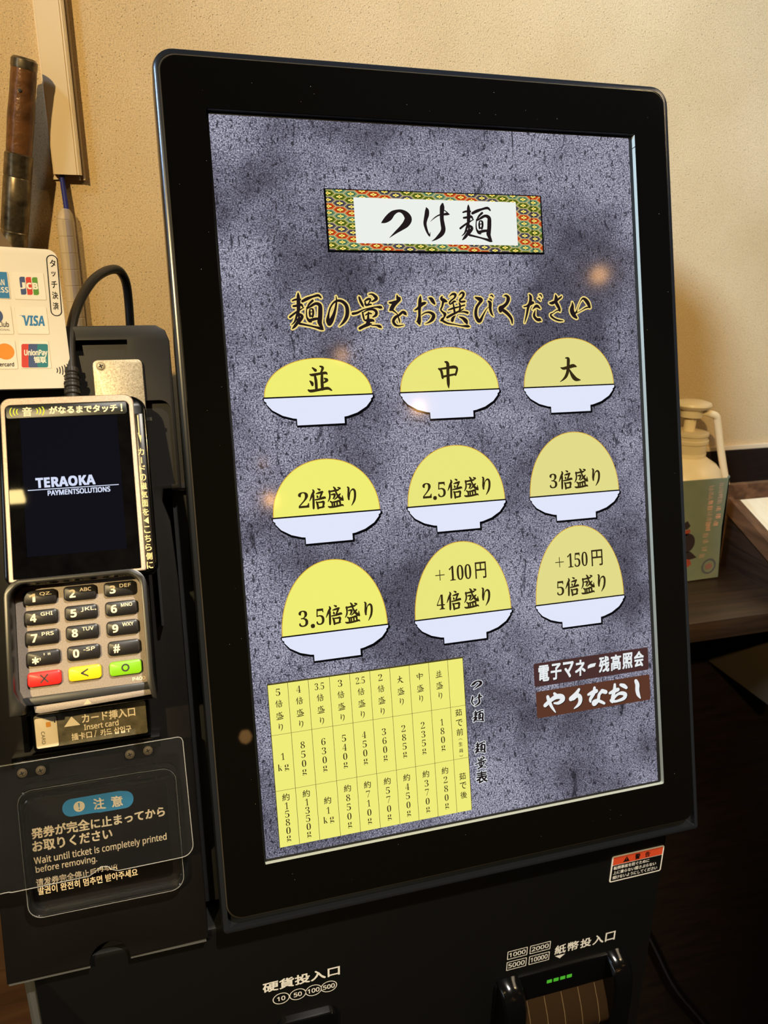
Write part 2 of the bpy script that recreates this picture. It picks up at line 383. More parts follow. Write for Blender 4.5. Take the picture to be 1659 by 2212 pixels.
BRUSH = {
 'tsu': ((97.3,365.1,114.2,381.1), [[(0,887,64),(206,1002,276),(480,1208,391),(734,1459,300),(1053,1601,176),(1314,1585,222),(1565,1412,371),(1691,1146,465),(1527,852,418),(1223,599,287),(872,347,162),(421,0,18)]]),
 'ke': ((124.8,363.5,141.0,386.0), [[(141,2002,66),(181,1858,244),(148,1587,291),(57,1314,235),(0,1043,207),(57,728,169),(148,481,132),(245,324,104)],[(245,324,94),(308,552,19)],[(365,1186,19),(649,1418,66),(954,1584,85),(1302,1637,142),(1501,1665,171),(1623,1631,48)],[(1294,1887,57),(1459,1777,66),(1599,1644,48)],[(1219,2256,142),(1182,2065,294),(1137,1747,275),(1113,1383,256),(1141,1066,275),(1170,749,294),(1081,520,294),(871,312,237),(613,126,123),(360,0,19)]]),
 'men': ((147.7,364.1,168.3,385.9), [[(627,2180,67),(621,1997,192),(613,1722,231),(593,1401,240),(547,1079,192),(429,802,144),(283,478,106),(71,292,38)],[(237,1722,96),(442,1787,125),(718,1794,144)],[(266,1394,125),(468,1421,144),(773,1474,164),(886,1270,48)],[(0,748,134),(262,936,125),(575,1126,106),(939,1317,39)],[(566,988,144),(574,713,144),(455,436,192),(265,203,173),(106,63,67)],[(588,943,115),(779,786,193),(584,484,164),(399,343,135)],[(420,664,77),(528,391,144),(824,304,125),(1223,218,107),(1573,132,126),(1924,44,195),(2049,0,127)],[(1835,251,97),(2005,115,166)],[(862,1683,164),(1173,1828,193),(1535,1952,136),(1896,2030,165),(2066,1896,107)],[(1521,1722,145),(1280,1509,126),(1110,1229,68)],[(1116,1321,68),(1073,1044,77),(1078,723,106),(1217,518,194),(1339,451,97)],[(1135,1230,48),(1399,1397,145),(1713,1542,175),(1960,1432,243),(1965,1109,273),(1927,739,273),(1871,414,292),(1984,184,146)],[(1244,541,174),(1553,616,175),(1809,644,146)],[(1313,1234,68),(1273,1003,126),(1284,773,116)],[(1363,1235,77),(1487,1191,126),(1498,961,136),(1434,752,126)],[(1300,1026,58),(1479,1053,68)],[(1285,796,97),(1463,799,97)]]),
 'no': ((60.3,313.0,72.5,330.5), [[(587,1749,48),(606,1553,88),(580,1357,112),(494,1004,144),(367,652,200),(202,340,279),(68,166,303)],[(70,185,279),(0,343,239),(69,734,112),(195,1085,104),(397,1358,104),(651,1494,144),(933,1453,184),(1163,1235,217),(1222,919,233),(1156,565,225),(950,252,161),(666,0,32)]]),
 'ryo': ((75.7,311.5,94.0,331.6), [[(460,1841,121),(527,1623,162),(635,1385,146),(689,1265,57)],[(1073,2016,57),(1282,2015,122),(1480,1856,204),(1513,1736,188),(1294,1598,106),(1211,1599,81)],[(774,1602,73),(970,1719,138),(1137,1738,122),(1107,1600,98),(993,1461,57)],[(812,1542,97),(842,1383,138),(1073,1413,122),(1198,1412,73)],[(0,876,161),(293,932,138),(635,1087,89),(1058,1203,65),(1480,1259,106),(1751,1237,188),(1832,1196,82)],[(604,949,97),(632,750,122),(677,512,98)],[(624,929,49),(925,1085,106),(1261,1122,147),(1461,980,180),(1426,782,163),(1230,664,82)],[(780,789,73),(995,886,114),(1160,864,82)],[(978,945,98),(938,668,138),(916,350,244),(821,192,204)],[(716,472,98),(966,468,204),(1216,465,163),(1274,405,82)],[(372,0,178),(608,116,179),(907,231,204),(1117,248,82)],[(1112,168,57),(1404,164,98),(1610,101,189),(1710,39,98)]]),
 'wo': ((98.9,312.7,109.2,331.0), [[(0,1389,99),(190,1388,165),(385,1446,165)],[(517,1826,83),(549,1666,207),(630,1605,248),(491,1446,207),(265,1247,247),(101,1008,247),(12,949,124)],[(101,1008,165),(282,866,99),(442,724,66),(495,563,74),(564,321,108),(583,159,25)],[(1034,637,50),(955,739,208),(811,821,166),(564,642,141),(321,504,182),(179,285,182),(271,83,165),(478,0,99),(800,36,58)]]),
 'o': ((114.8,313.3,127.8,330.5), [[(423,1719,59),(390,1537,192),(349,1254,218),(303,891,184),(279,527,176),(241,284,251),(230,122,235),(265,0,84)],[(60,165,50),(151,224,126)],[(0,873,75),(201,973,151),(476,1213,209),(676,1293,168),(765,1312,59)],[(411,566,59),(659,705,84),(965,722,143),(1194,557,228),(1112,314,211),(882,134,109),(615,36,25)],[(979,1595,101),(1106,1534,227),(1205,1391,228),(1305,1248,127)]]),
 'sen': ((131.5,311.6,149.9,332.4), [[(161,1842,102),(87,1720,152),(256,1617,254),(428,1555,127)],[(207,1536,153),(122,1251,119),(21,1048,102),(164,883,127),(267,780,212),(211,597,102),(93,476,170),(0,395,127)],[(45,415,127),(215,310,144),(472,205,111),(867,138,77),(1306,49,86),(1707,23,172),(1841,0,103)],[(647,1860,43),(855,2002,128),(1029,1961,188),(973,1777,111),(741,1614,102),(621,1472,111),(659,1370,85)],[(728,1410,102),(936,1552,128),(1046,1531,68)],[(1271,1919,43),(1460,2082,128),(1589,2020,171),(1509,1815,129),(1321,1652,128),(1357,1529,128),(1626,1548,129),(1672,1568,60)],[(861,1409,85),(892,1204,119),(917,917,145)],[(1263,1447,103),(1316,1242,128),(1228,914,111)],[(504,1023,60),(798,1123,128),(1158,1202,94),(1612,1322,103)],[(408,574,145),(683,714,153),(1048,875,128),(1415,1035,94),(1554,1117,43)],[(1272,893,51),(1540,911,112),(1783,847,155)],[(946,670,68),(805,549,171),(728,386,213)],[(1209,606,60),(1469,500,189),(1638,333,258),(1696,188,129)]]),
 'bi': ((154.8,315.0,167.2,330.7), [[(36,1448,104),(301,1344,259),(432,1281,216),(285,1096,173),(89,849,173),(0,519,199),(27,229,216),(170,0,242),(310,60,191),(461,307,121),(712,678,61),(881,843,35)],[(903,1195,130),(1011,1091,218),(990,759,192),(1063,467,148),(1166,300,52)],[(1039,1547,52),(1154,1568,113),(1239,1463,70)],[(959,1361,43),(1070,1319,113),(1134,1236,61)]]),
 'ku': ((171.7,313.1,179.3,330.5), [[(265,1720,35),(450,1740,149),(579,1572,246),(468,1280,202),(225,1073,219),(10,950,289),(0,783,219)],[(31,908,175),(298,759,220),(560,527,203),(730,273,176),(760,0,88)]]),
 'da': ((187.9,313.4,201.0,331.0), [[(435,1766,89),(520,1618,205),(479,1324,205),(317,988,178),(198,567,142),(84,231,98),(0,0,36)],[(14,1011,89),(228,1051,116),(471,1197,223),(663,1259,178),(716,1196,62)],[(614,837,45),(837,1026,179),(979,1025,197),(1137,896,90)],[(799,772,45),(715,562,152),(705,393,179),(883,200,197),(1071,177,224),(1163,133,90)],[(1116,1743,45),(1235,1742,107),(1308,1615,72)],[(1033,1532,54),(1126,1510,107),(1200,1404,54)]]),
 'sa': ((206.4,314.3,215.3,330.7), [[(436,1647,90),(474,1476,226),(435,1221,226),(564,965,226),(672,750,181),(688,622,109)],[(0,1139,108),(167,1138,207),(412,1242,181),(637,1390,136),(837,1517,109),(864,1581,54)],[(668,686,127),(449,646,72),(201,499,63),(29,416,117),(69,287,144),(322,114,127),(605,25,118),(893,0,55)]]),
 'i': ((222.0,316.1,235.6,328.3), [[(54,990,64),(66,775,201),(0,476,320),(128,174,293),(313,0,156)],[(182,259,137),(335,387,119),(394,558,46),(614,986,46),(823,1222,119),(1015,1156,230),(1199,939,258),(1307,680,185)],[(1356,679,92),(1035,639,92),(682,470,46),(380,322,37)]]),
 'bai': ((46.5,135.5,56.2,146.9), [[(234,1112,48),(276,988,116),(159,781,116),(0,477,20)],[(246,805,102),(230,433,116),(210,62,102),(212,0,34)],[(528,1146,34),(644,1082,116)],[(422,869,34),(579,902,102),(806,944,116)],[(466,762,34),(494,674,116)],[(767,880,102),(647,639,89)],[(346,521,61),(624,557,102),(903,609,137),(970,567,48)],[(406,395,68),(463,235,109),(481,12,102)],[(454,355,68),(679,363,82),(834,362,130),(822,192,103),(761,63,89)],[(484,46,82),(657,59,89),(849,87,68)]]),
 'mori': ((58.2,135.5,67.2,147.3), [[(117,955,103),(134,714,82),(103,513,82),(3,337,27)],[(97,923,82),(342,947,89),(553,974,103),(659,996,69)],[(376,1182,48),(455,1070,110),(508,842,89),(630,588,117),(793,415,152),(893,351,35)],[(634,1136,55),(734,1073,124)],[(746,746,48),(652,654,110),(484,502,62),(375,430,28)],[(860,630,28),(866,458,83),(893,345,55)],[(223,738,55),(414,733,117),(366,550,83),(309,489,55)],[(142,337,69),(238,223,89),(241,17,83)],[(225,276,62),(470,298,90),(664,327,117),(705,168,90),(713,29,69)],[(364,277,83),(363,20,83)],[(522,292,83),(521,35,76)],[(0,46,48),(101,0,103),(450,9,97),(804,70,104),(887,9,35)]]),
 'ri': ((70.7,135.4,74.9,146.8), [[(0,1140,48),(65,1064,104),(48,825,104),(32,586,118),(42,379,90)],[(44,413,69),(109,681,42),(175,879,42),(324,983,90),(420,851,118),(416,542,118),(345,274,104),(185,0,21)]]),
 'nami': ((45.6,275.4,59.5,289.6), [[(333,1337,71),(503,1185,167)],[(791,1412,72),(948,1319,144),(826,1057,84)],[(155,960,59),(303,926,143),(730,983,131),(1096,1019,144),(1182,945,60)],[(449,862,119),(488,566,155),(484,94,143)],[(880,966,120),(850,554,168),(846,80,156)],[(128,578,59),(239,456,167),(261,338,119)],[(1012,696,84),(1157,602,156),(965,461,72)],[(0,64,83),(146,0,155),(663,58,132),(1154,128,156),(1389,1,72)]]),
 'chu': ((127.8,274.1,140.1,290.0), [[(456,1588,89),(615,1472,192),(599,916,179),(585,298,180),(592,0,39)],[(0,1182,89),(157,1054,153),(228,619,128)],[(65,1167,89),(565,1214,128),(1034,1262,180),(1227,1145,129),(1103,777,116)],[(232,693,115),(668,760,115),(1139,825,103)]]),
 'dai': ((210.8,275.6,225.3,289.8), [[(465,1419,57),(586,1415,114),(653,1342,191),(637,1073,191),(612,804,191),(546,536,191),(421,306,171),(229,132,95),(0,0,15)],[(80,855,27),(268,796,152),(594,849,181),(964,938,210),(1185,886,77)],[(688,730,57),(816,474,172),(965,252,249),(1121,121,230),(1302,79,134),(1454,56,27)]]),
 'ya': ((187.7,59.4,200.5,72.1), [[(0,572,252),(412,850,253),(847,1029,304),(1217,974,336),(1285,769,306),(981,595,203),(664,628,101)],[(702,1269,152),(851,1101,223),(923,969,203)],[(217,1122,202),(281,870,222),(442,457,182),(635,135,102),(723,0,41)]]),
 'ri2': ((206.7,59.9,213.4,72.1), [[(624,1224,175),(393,963,257),(0,678,307)],[(163,703,308),(495,850,257),(674,676,288),(658,384,258),(483,164,185),(203,0,51)]]),
 'na': ((219.7,60.0,232.9,71.6), [[(0,766,155),(333,866,259),(610,924,260)],[(487,1164,176),(412,805,228),(146,449,207),(135,253,104)],[(1046,861,261),(1316,747,261)],[(1046,861,209),(814,647,208),(743,360,208),(623,180,208),(398,65,260),(352,221,187),(629,278,187),(951,131,188),(1164,0,157)]]),
 'o2': ((235.8,60.1,248.8,71.6), [[(0,621,157),(366,717,263),(648,776,242)],[(418,1157,158),(369,766,231),(204,292,231),(218,41,263),(83,111,210)],[(226,189,210),(574,437,158),(912,488,232),(1185,348,265),(1060,116,233),(606,8,158),(327,0,158)],[(859,1069,179),(1105,959,264),(1294,807,190)]]),
 'shi': ((256.3,59.3,259.2,71.8), [[(0,1249,234),(99,984,298),(78,585,277),(146,273,235),(291,0,53)]]),
}
# ---------------------------------------------------------------- materials in use
M_wall = plaster()
M_darkwood = wood('dark_stained_wood', (30, 19, 12), (52, 34, 22), (14, 14, 160))
M_panelwood = wood('near_black_brown_panel', (22, 13, 8), (34, 21, 13), (20, 20, 120), rough=0.5)
M_shelf = wood('brown_shelf_wood', (34, 23, 14), (50, 34, 20), (10, 160, 160), rough=0.38)
M_rail = wood('brown_rail_wood', (72, 46, 27), (108, 72, 44), (120, 12, 120), rough=0.45)
M_pale = wood('pale_cream_wood', (222, 198, 150), (240, 222, 184), (60, 8, 60), rough=0.55, bstr=0.05)
M_house = mat('charcoal_housing_plastic', (28, 30, 33), rough=0.22, bump=(2500, 0.05, 0.0002))
M_glassblk = mat('black_bezel_glass', (9, 8, 6), rough=0.02, spec=0.36)
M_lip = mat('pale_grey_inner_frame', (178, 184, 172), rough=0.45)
M_black = mat('matt_black', (6, 6, 6), rough=0.6)
M_panel = mat('satin_black_side_panel', (13, 10, 8), rough=0.42, bump=(3000, 0.08, 0.0002))
M_front = mat('satin_black_front_steel', (9, 9, 8), rough=0.45, bump=(3000, 0.06, 0.0002))
M_edge = mat('grey_edge_highlight', (96, 96, 92), rough=0.35, metal=0.4)  # grey standing in for highlights along the machine's black edges
M_gloss = mat('glossy_black_plastic', (8, 8, 8), rough=0.12)
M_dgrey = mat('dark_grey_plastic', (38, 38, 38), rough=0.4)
M_silver = mat('champagne_metal_paint', (176, 158, 142), rough=0.42, metal=0.55, bump=(2600, 0.25, 0.0002), mottle=(1500, (158, 140, 124), (190, 172, 156)))
M_keyface = mat('grey_champagne_key_panel', (138, 126, 114), rough=0.5, metal=0.35, mottle=(1500, (126, 114, 102), (150, 138, 126)), bump=(2600, 0.2, 0.0002))
M_plate = mat('sandblasted_steel_plate', (178, 166, 142), rough=0.45, metal=0.6, mottle=(1500, (138, 126, 104), (206, 194, 168)), bump=(1800, 0.3, 0.0002))
M_screw = mat('screw_steel', (176, 164, 136), rough=0.45, metal=0.25)
M_bscrew = mat('blackened_screw_steel', (86, 76, 60), rough=0.35, metal=0.3)
M_rubber = mat('charcoal_cable_rubber', (46, 43, 40), rough=0.38)
M_card = mat('cream_white_board', (246, 238, 222), rough=0.4)
M_cardedge = mat('cream_board_edge', (206, 180, 140), rough=0.5)
M_ink = mat('black_ink', (20, 17, 15), rough=0.5)
M_print = mat('white_print', (232, 228, 218), rough=0.45)
M_cream = mat('cream_print', (240, 222, 186), rough=0.45)
M_lime = mat('lime_print', (205, 220, 30), rough=0.4)
M_blue = mat('blue_print', (44, 128, 176), rough=0.4)
M_orange = mat('orange_red_print', (206, 74, 40), rough=0.45)
M_clear = mat('clear_acrylic', (250, 250, 250), rough=0.015, trans=0.994, ior=1.42)
M_glint = mat('acrylic_edge_glint', (214, 212, 204), rough=0.3, alpha=0.32)  # pale colour standing in for light caught along acrylic edges
M_trough = mat('translucent_brown_guide', (44, 31, 18), rough=0.2)
M_key = mat('black_key_rubber', (24, 21, 19), rough=0.35)
M_duct = mat('cream_pvc', (214, 190, 150), rough=0.45)
M_bluec = mat('blue_cable_sheath', (36, 44, 128), rough=0.45)
M_rust = mat('rust_brown_metal', (120, 74, 42), rough=0.26, metal=0.15, mottle=(75, (54, 34, 19), (122, 80, 44)), bump=(170, 0.7, 0.001))
M_gun = mat('worn_gunmetal', (110, 96, 74), rough=0.3, metal=0.75, mottle=(120, (62, 54, 42), (140, 124, 96)))
M_sleeve = mat('milky_clear_sleeve', (226, 206, 170), rough=0.35, alpha=0.42)
M_bottle = mat('cream_polyethylene', (236, 214, 170), rough=0.35)
M_bclear = mat('cloudy_clear_plastic', (236, 214, 170), rough=0.25, alpha=0.7)
M_green = mat('grey_green_card', (118, 122, 96), rough=0.55, mottle=(26, (108, 116, 92), (128, 130, 102)))

G_rock = rock_picture()
G_ink = glow('display_black_ink', (34, 26, 28))
G_black = glow('display_black', (10, 9, 12))
G_white = glow('display_white', (226, 230, 250))
G_cap = glow('display_caption_ink', (52, 42, 22))
G_yel = [glow('display_yellow_%s' % n, c) for n, c in (('bright', (240, 238, 116)), ('soft', (234, 230, 126)), ('pale', (226, 220, 138)))]
G_yedge = glow('display_orange_edge', (222, 176, 52))
G_paper = glow('display_paper_white', (236, 240, 234))
G_gold = glow('display_gold_outline', (240, 214, 128))
G_table = glow('display_table_yellow', (240, 236, 122))
G_line = glow('display_table_line', (74, 66, 30))
G_brown = glow('display_brown_button', (74, 48, 46))
G_brown2 = glow('display_warm_brown_button', (92, 56, 42))
G_bwhite = glow('display_button_white', (232, 236, 238))
G_bshade = glow('display_button_letter_shade', (20, 14, 16))

# ---------------------------------------------------------------- the room
WY = 260
b = MB().box(-1700, WY, 1160, 2700, WY + 80, 2600); wall = struct('wall_back', b, M_wall)
b = MB().box(-1700, -3100, -60, 2700, WY + 80, 0); struct('floor', b, wood('dark_floor_wood', (34, 22, 14), (58, 38, 24), (8, 60, 8)))
b = MB().box(-1700, -3100, 2600, 2700, WY + 80, 2660); struct('ceiling', b, mat('dim_ceiling_paint', (20, 17, 13), rough=0.8, bump=(300, 0.2, 0.001)))
M_room = mat('dim_room_paint', (24, 18, 13), rough=0.7, bump=(300, 0.2, 0.001))
struct('wall_left', MB().box(-1780, -3100, 0, -1700, WY + 80, 2600), M_room)
struct('wall_right', MB().box(2700, -3100, 0, 2780, WY + 80, 2600), M_room)
struct('wall_front', MB().box(-1780, -3180, 0, 2780, -3100, 2600), M_room)
# dark wood lining below the plaster, with its pale ledge strip
struct('trim_1', MB().box(-1700, WY - 6, 0, 2700, WY + 80, 1157), M_panelwood)
struct('trim_2', MB().box(-1700, WY - 4, 1156.5, 2700, WY + 80, 1160.5), M_duct)

# ---------------------------------------------------------------- ticket machine
tm = thing('ticket_machine', (75, 100, 0), 'black meal ticket machine standing before the plaster wall, carrying the big touchscreen', 'ticket machine')
b = MB()
b.slab(-135, -890, 286, 56, 5, -215, 0, 3)
cab = part('cabinet', b, M_front, F, tm)
part('plinth', MB().box(-120, 20, 0, 270, 205, 12), M_black, I, tm)
part('left_edge_highlight', MB().slab(-141, -885, -133, 50, 2.5, -60, -4, 2), M_edge, F, tm)  # pale strip drawn where the rounded cabinet edge shines
# side panel: outline with thumb notch, long slot and dark recess cut out
ol = [(-147, -46), (-103, -46)] + [(-92.2 + 10.8 * math.cos(R(a)), -45 + 11 * math.sin(R(a))) for a in range(175, 0, -10)] + [(-81.4, -46), (-36.5, -45)]
ol += [(-36.8, 170), (-38.5, 205), (-42, 217), (-41, 223.6), (-31, 223.6), (-31, 308), (-33, 314), (-38, 317), (-147, 317)]
pm = MB().prism(ol, -52, 0, 1.4)
c1 = MB().box(-130, 300.5, -6, -54, 309, 4); c2 = MB().slab(-120, 226, -33.2, 274.5, (1, 1, 6, 1), -5, 6)
c3 = MB().slab(-121, 4, -57, 52, 5, -7, 6)
me = cut(pm, [c1, c2, c3], M_panel)
side = link('side_panel', me, L, tm)
part('side_panel_filler', MB().box(-36.5, -30, -52, -28.6, 222, -14).box(-145, -60, -54, -36, 300, -50).box(-112, -48, -46, -72, -30, -8), M_black, L, tm)
part('bottom_edge_highlight', MB().box(-146, -47.2, -3, -103.2, -46, -0.8), M_edge, L, tm)  # thin highlight under the side panel, built as a grey strip
part('bottom_edge_highlight', MB().box(-81, -47, -3, -38, -45.8, -0.8), M_edge, L, tm)
# steel mounting plate with its cross-head screw
mp = part('mounting_plate', MB().slab(-73.2, 190, -46.8, 297.5, 3, 0, 3, 0.5), M_plate, L, tm)
def screw(fr, x, y, z, r, parent, m_=M_screw):
    b = MB().lathe([(r * 1.25, z - 0.5), (r * 1.25, z + 0.1), (r * 1.05, z + 0.1)], x, y, 24)
    b.lathe([(r, z), (r, z + 0.35), (r * 0.85, z + 0.7), (r * 0.5, z + 0.85)], x, y, 24)
    b2 = []
    for a in (20, 110):
        ca, sa = math.cos(R(a)), math.sin(R(a)); w = r * 0.13; l = r * 0.6
        q = [(x + ca * l - sa * w, y + sa * l + ca * w), (x - ca * l - sa * w, y - sa * l + ca * w), (x - ca * l + sa * w, y - sa * l - ca * w), (x + ca * l + sa * w, y + sa * l - ca * w)]
        b.prism(q, z + 0.8, z + 0.9, 0, 1)
    return part('screw', b, [m_, M_black], fr, parent)
screw(L, -68.8, 294, 3, 2.1, mp)
part('card_guide_blade', MB().box(-48.2, 147, 0, -46.6, 264, 11, b=0.4).box(-47.6, 262, 8, -44, 264, 12), M_dgrey, L, tm)
# plate that says where the card goes in
LB = L @ Matrix.Translation((-39.6 * 0.0244 * MM, 228.8 * 0.0244 * MM, 11 * MM)) @ Matrix.Diagonal((0.9756, 0.9756, 1, 1))
ip = part('card_slot_label', MB().slab(-120.2, 85.0, -58.8, 107.5, 2, -11, 8.5, 0.8).slab(-125, 86, -121.8, 107, 0.5, -11, 9, 0.5), M_gloss, LB, tm)
part('label_face', MB().slab(-118.8, 87.0, -60.4, 105.4, 1.2, 8.5, 9.2, 0.3), mat('frosted_olive_grey_label', (92, 84, 62), rough=0.5, mottle=(240, (74, 68, 50), (112, 102, 76))), LB, ip)
b = MB().slab(-118.4, 87.4, -107.2, 103.9, 1, 9.2, 9.5, 0.1, mi=0)
b.text('CARD', -115.6, 89.5, -113.8, 96.5, 9.6, 'sans', mi=1, rot=-90)
b.slab(-112.8, 98.6, -110.4, 101.4, 0.5, 9.5, 9.6, mi=2)
b.flat([(-108.7, 100.6), (-107.9, 100.6), (-108.3, 102.4)], 9.6, 1)
part('card_picture', b, [M_cream, M_ink, mat('chip_orange', (222, 150, 60))], LB, ip)
b = MB().flat([(-103.8, 97.2), (-95.4, 97.2), (-99.6, 102.6)], 9.3)
b.text('カード挿入口', -94.3, 97.9, -66.4, 102.9, 9.3, bold=0.12)
b.text('Insert card', -93.6, 93.9, -75.6, 97.1, 9.3, 'sans', bold=0.08)
b.text('插卡口', -100.4, 89.2, -90.0, 92.9, 9.3, bold=0.08); b.text('/', -88.8, 89.2, -87.4, 93, 9.3)
b.text('카드 삽입구', -85.4, 89.2, -69.2, 92.9, 9.3, bold=0.08)
part('lettering', b, M_cream, LB, ip)
# ticket outlet: dark label, clear cup, clear flap on a bar
part('outlet_recess', MB().box(-121, 4, -9, -57, 52, -6.5), M_black, L, tm)
lb = part('notice_label', MB().slab(-128, -2.5, -53.5, 55, 3, -6, 0.35, 0.1), mat('near_black_label_film', (16, 12, 10), rough=0.3), L, tm)
b = MB()
b.slab(-109.6, 43.2, -72.4, 53.0, 4.8, 0.35, 0.5, mi=0)
b.flat(circ(-100.8, 48.1, 2.95, 28), 0.56, 1)
b.prism([(-101.2, 50.1), (-100.4, 50.1), (-100.6, 47.5), (-101.0, 47.5)], 0.56, 0.6, 0, 0); b.flat(circ(-100.8, 46.5, 0.4, 10), 0.6, 0)
b.text('注', -93.2, 45.0, -87.6, 50.9, 0.6, bold=0.14, mi=1); b.text('意', -84.0, 45.0, -78.4, 50.7, 0.6, bold=0.14, mi=1)
part('notice_heading', b, [M_blue, M_cream], L, lb)
b = MB()
b.text('発券が完全に止まってから', -126.3, 34.6, -55.9, 40.4, 0.5, bold=0.17)
b.text('お取りください', -126.4, 27.4, -85.4, 33.2, 0.5, bold=0.17)
b.text('Wait until ticket is completely printed', -126.5, 19.6, -55.8, 24.6, 0.5, 'sans', bold=0.07)
b.text('before removing.', -126.3, 14.9, -94.4, 19.5, 0.5, 'sans', bold=0.07)
b.text('请发券完全停止后再取出', -126.7, 8.2, -83.4, 12.4, 0.5, bold=0.09)
b.text('발권이 완전히 멈추면 받아주세요', -126.4, 1.8, -73.1, 6.2, 0.5, bold=0.09)
part('lettering', b, M_cream, L, lb)
cup = MB().ring(rr(-131, -7, -47, 66, 8), rr(-129.4, -5.4, -48.8, 64.2, 6.5), 0.0, 10, 0.8)
cup.ring(rr(-131.5, -9.5, -44.5, 58, 9), rr(-129.2, -7.2, -46.8, 56, 8), 0, 1.6, 0.5)
cu = part('clear_outlet_rim', cup, M_clear, L, tm)
part('flap_bar', MB().box(-131, 79.2, 0, -54, 85.4, 12.8, b=0.8), M_gloss, L, tm)
fo = [(-160, 82.5), (-160, 13)] + [(-140 + 4 - 4 * math.cos(R(a)), 17.4 - 4 * math.sin(R(a))) for a in range(60, 91, 10)]
fo += [(-135.4, 13.4), (-97.5, 14.0), (-95.0, 15.2), (-91, 18.0), (-87.5, 17.6), (-85, 15.2), (-82, 14.0), (-50.5, 14.4)]
fo += [(-47.5 + 6.5 * math.sin(R(a)), 21 - 6.5 * math.cos(R(a))) for a in range(0, 91, 15)] + [(-41.9, 81.2), (-42.6, 83.0), (-44.2, 83.8)]
fl = part('clear_flap', MB().prism(fo, 13.2, 15.0, 0.3), M_clear, L, tm)
def rim(poly, z, r, parent, fr=L):  # thin pale strip along an outline, in place of an edge highlight
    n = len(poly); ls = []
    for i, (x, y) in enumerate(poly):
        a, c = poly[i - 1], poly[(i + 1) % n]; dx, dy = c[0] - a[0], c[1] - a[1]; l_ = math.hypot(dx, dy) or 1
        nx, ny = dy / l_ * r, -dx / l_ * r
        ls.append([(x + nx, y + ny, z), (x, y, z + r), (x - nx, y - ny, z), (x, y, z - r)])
    ls.append(ls[0]); return part('edge', MB().loft(ls, cap0=False, cap1=False), M_glint, fr, parent)
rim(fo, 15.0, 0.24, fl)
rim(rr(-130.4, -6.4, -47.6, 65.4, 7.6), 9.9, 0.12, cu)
for x, y in ((-125.8, 77.4), (-116.6, 77.3), (-70.7, 78.3), (-61.0, 78.9)): screw(L, x, y, 15, 2.0, fl, M_bscrew)
part('screw_tab', MB().slab(-128.6, 73.8, -112.4, 81.2, 1.5, 12.2, 13.1, 0.2), M_gloss, L, fl)
part('screw_tab', MB().slab(-74, 74.4, -57.6, 82, 1.5, 12.2, 13.1, 0.2), M_gloss, L, fl)
# warning sticker
ws = part('warning_sticker', MB().slab(241.4, 18.4, 284.0, 41.4, 1.6, 0.0, 0.3), M_print, F, tm, 'small white-rimmed sticker with a red band')
b = MB().slab(242.5, 19.5, 283, 33.2, 0.6, 0.3, 0.4, mi=0); b.slab(242.5, 33.6, 283, 40.4, 0.6, 0.3, 0.4, mi=1)
b.flat([(250.6, 34.6), (256.0, 34.6), (253.3, 39.4)], 0.45, 0)
b.prism([(253.1, 37.9), (253.5, 37.9), (253.4, 36), (253.2, 36)], 0.5, 0.52, 0, 1)
b.text('警', 260.2, 34.6, 264.4, 39.4, 0.5, bold=0.12, mi=0); b.text('告', 268.6, 34.7, 272.4, 39.2, 0.5, bold=0.12, mi=0)
b.text('転倒事故を防ぐために', 243.6, 29.4, 272.6, 32.4, 0.5, bold=0.05, mi=2)
b.text('上に乗らない揺さぶらない', 243.6, 25.1, 278.8, 28.2, 0.5, bold=0.05, mi=2)
b.text('傾けないようにしてください', 243.6, 20.8, 280.4, 24.0, 0.5, bold=0.05, mi=2)
part('sticker_print', b, [M_front, M_orange, M_print], F, ws)
# coin slot and its lettering
b = MB().text('硬貨投入口', -5.8, -5.0, 44.0, 3.0, 0.2, bold=0.22)
for cx, s_ in ((5.2, '10'), (16.0, '50'), (26.4, '100'), (36.6, '500')):
    b.band(circ(cx + 0.2, -13.2, 5.5, 36, 4.7), circ(cx + 0.2, -13.2, 4.95, 36, 4.15), 0.2)
    w = 1.28 * len(s_); b.text(s_, cx + 0.2 - w, -15.0, cx + 0.2 + w, -11.4, 0.25, 'sans', bold=0.1)
part('coin_lettering', b, M_print, F, tm)
cs = part('coin_slot', MB().slab(2.0, -80, 42, -30.0, 6, 0, 6, 2.2), M_gloss, F, tm)
part('slot_disc', MB().lathe([(8.6, 5.5), (8.6, 7.2), (8.0, 7.8), (6.2, 7.8), (5.8, 6.6), (0.2, 6.6)], 23.4, -49.6, 40).box(22.6, -55, 6.5, 24.2, -44, 7.0, mi=1), [mat('bright_zinc', (196, 206, 206), rough=0.3, metal=0.8), M_black], F, cs)
# banknote slot
b = MB().text('紙幣投入口', 203.2, -38.6, 253.6, -28.0, 0.2, bold=0.16)
b = MB()
for i, ch in enumerate('紙幣投入口'):
    x = 203.4 + i * 10.35; b.text(ch, x, -37.6, x + 8.7 - (0.8 if ch == '口' else 0), -29.4, 0.2, bold=0.16)
for x0, x1, y0, y1, s_ in ((165.4, 181.0, -30.6, -23.0, '1000'), (182.9, 199.2, -30.6, -23.0, '2000'), (165.4, 181.0, -40.8, -32.8, '5000'), (182.9, 199.2, -40.8, -32.8, '10000')):
    b.band(rr(x0, y0, x1, y1, 0.3, 1), rr(x0 + 0.55, y0 + 0.55, x1 - 0.55, y1 - 0.55, 0.2, 1), 0.2)
    b.text(s_, x0 + 1.5, y0 + 1.9, x1 - 1.5, y1 - 1.9, 0.2, 'sans', bold=0.08)
b.flat([(203.9, -38.9), (212.2, -38.9), (208.0, -42.2)], 0.2)
part('banknote_lettering', b, M_print, F, tm)
bs = part('banknote_slot', MB().slab(156.5, -120, 262.5, -48, 8, 0, 2.6, 1.2), M_gloss, F, tm)
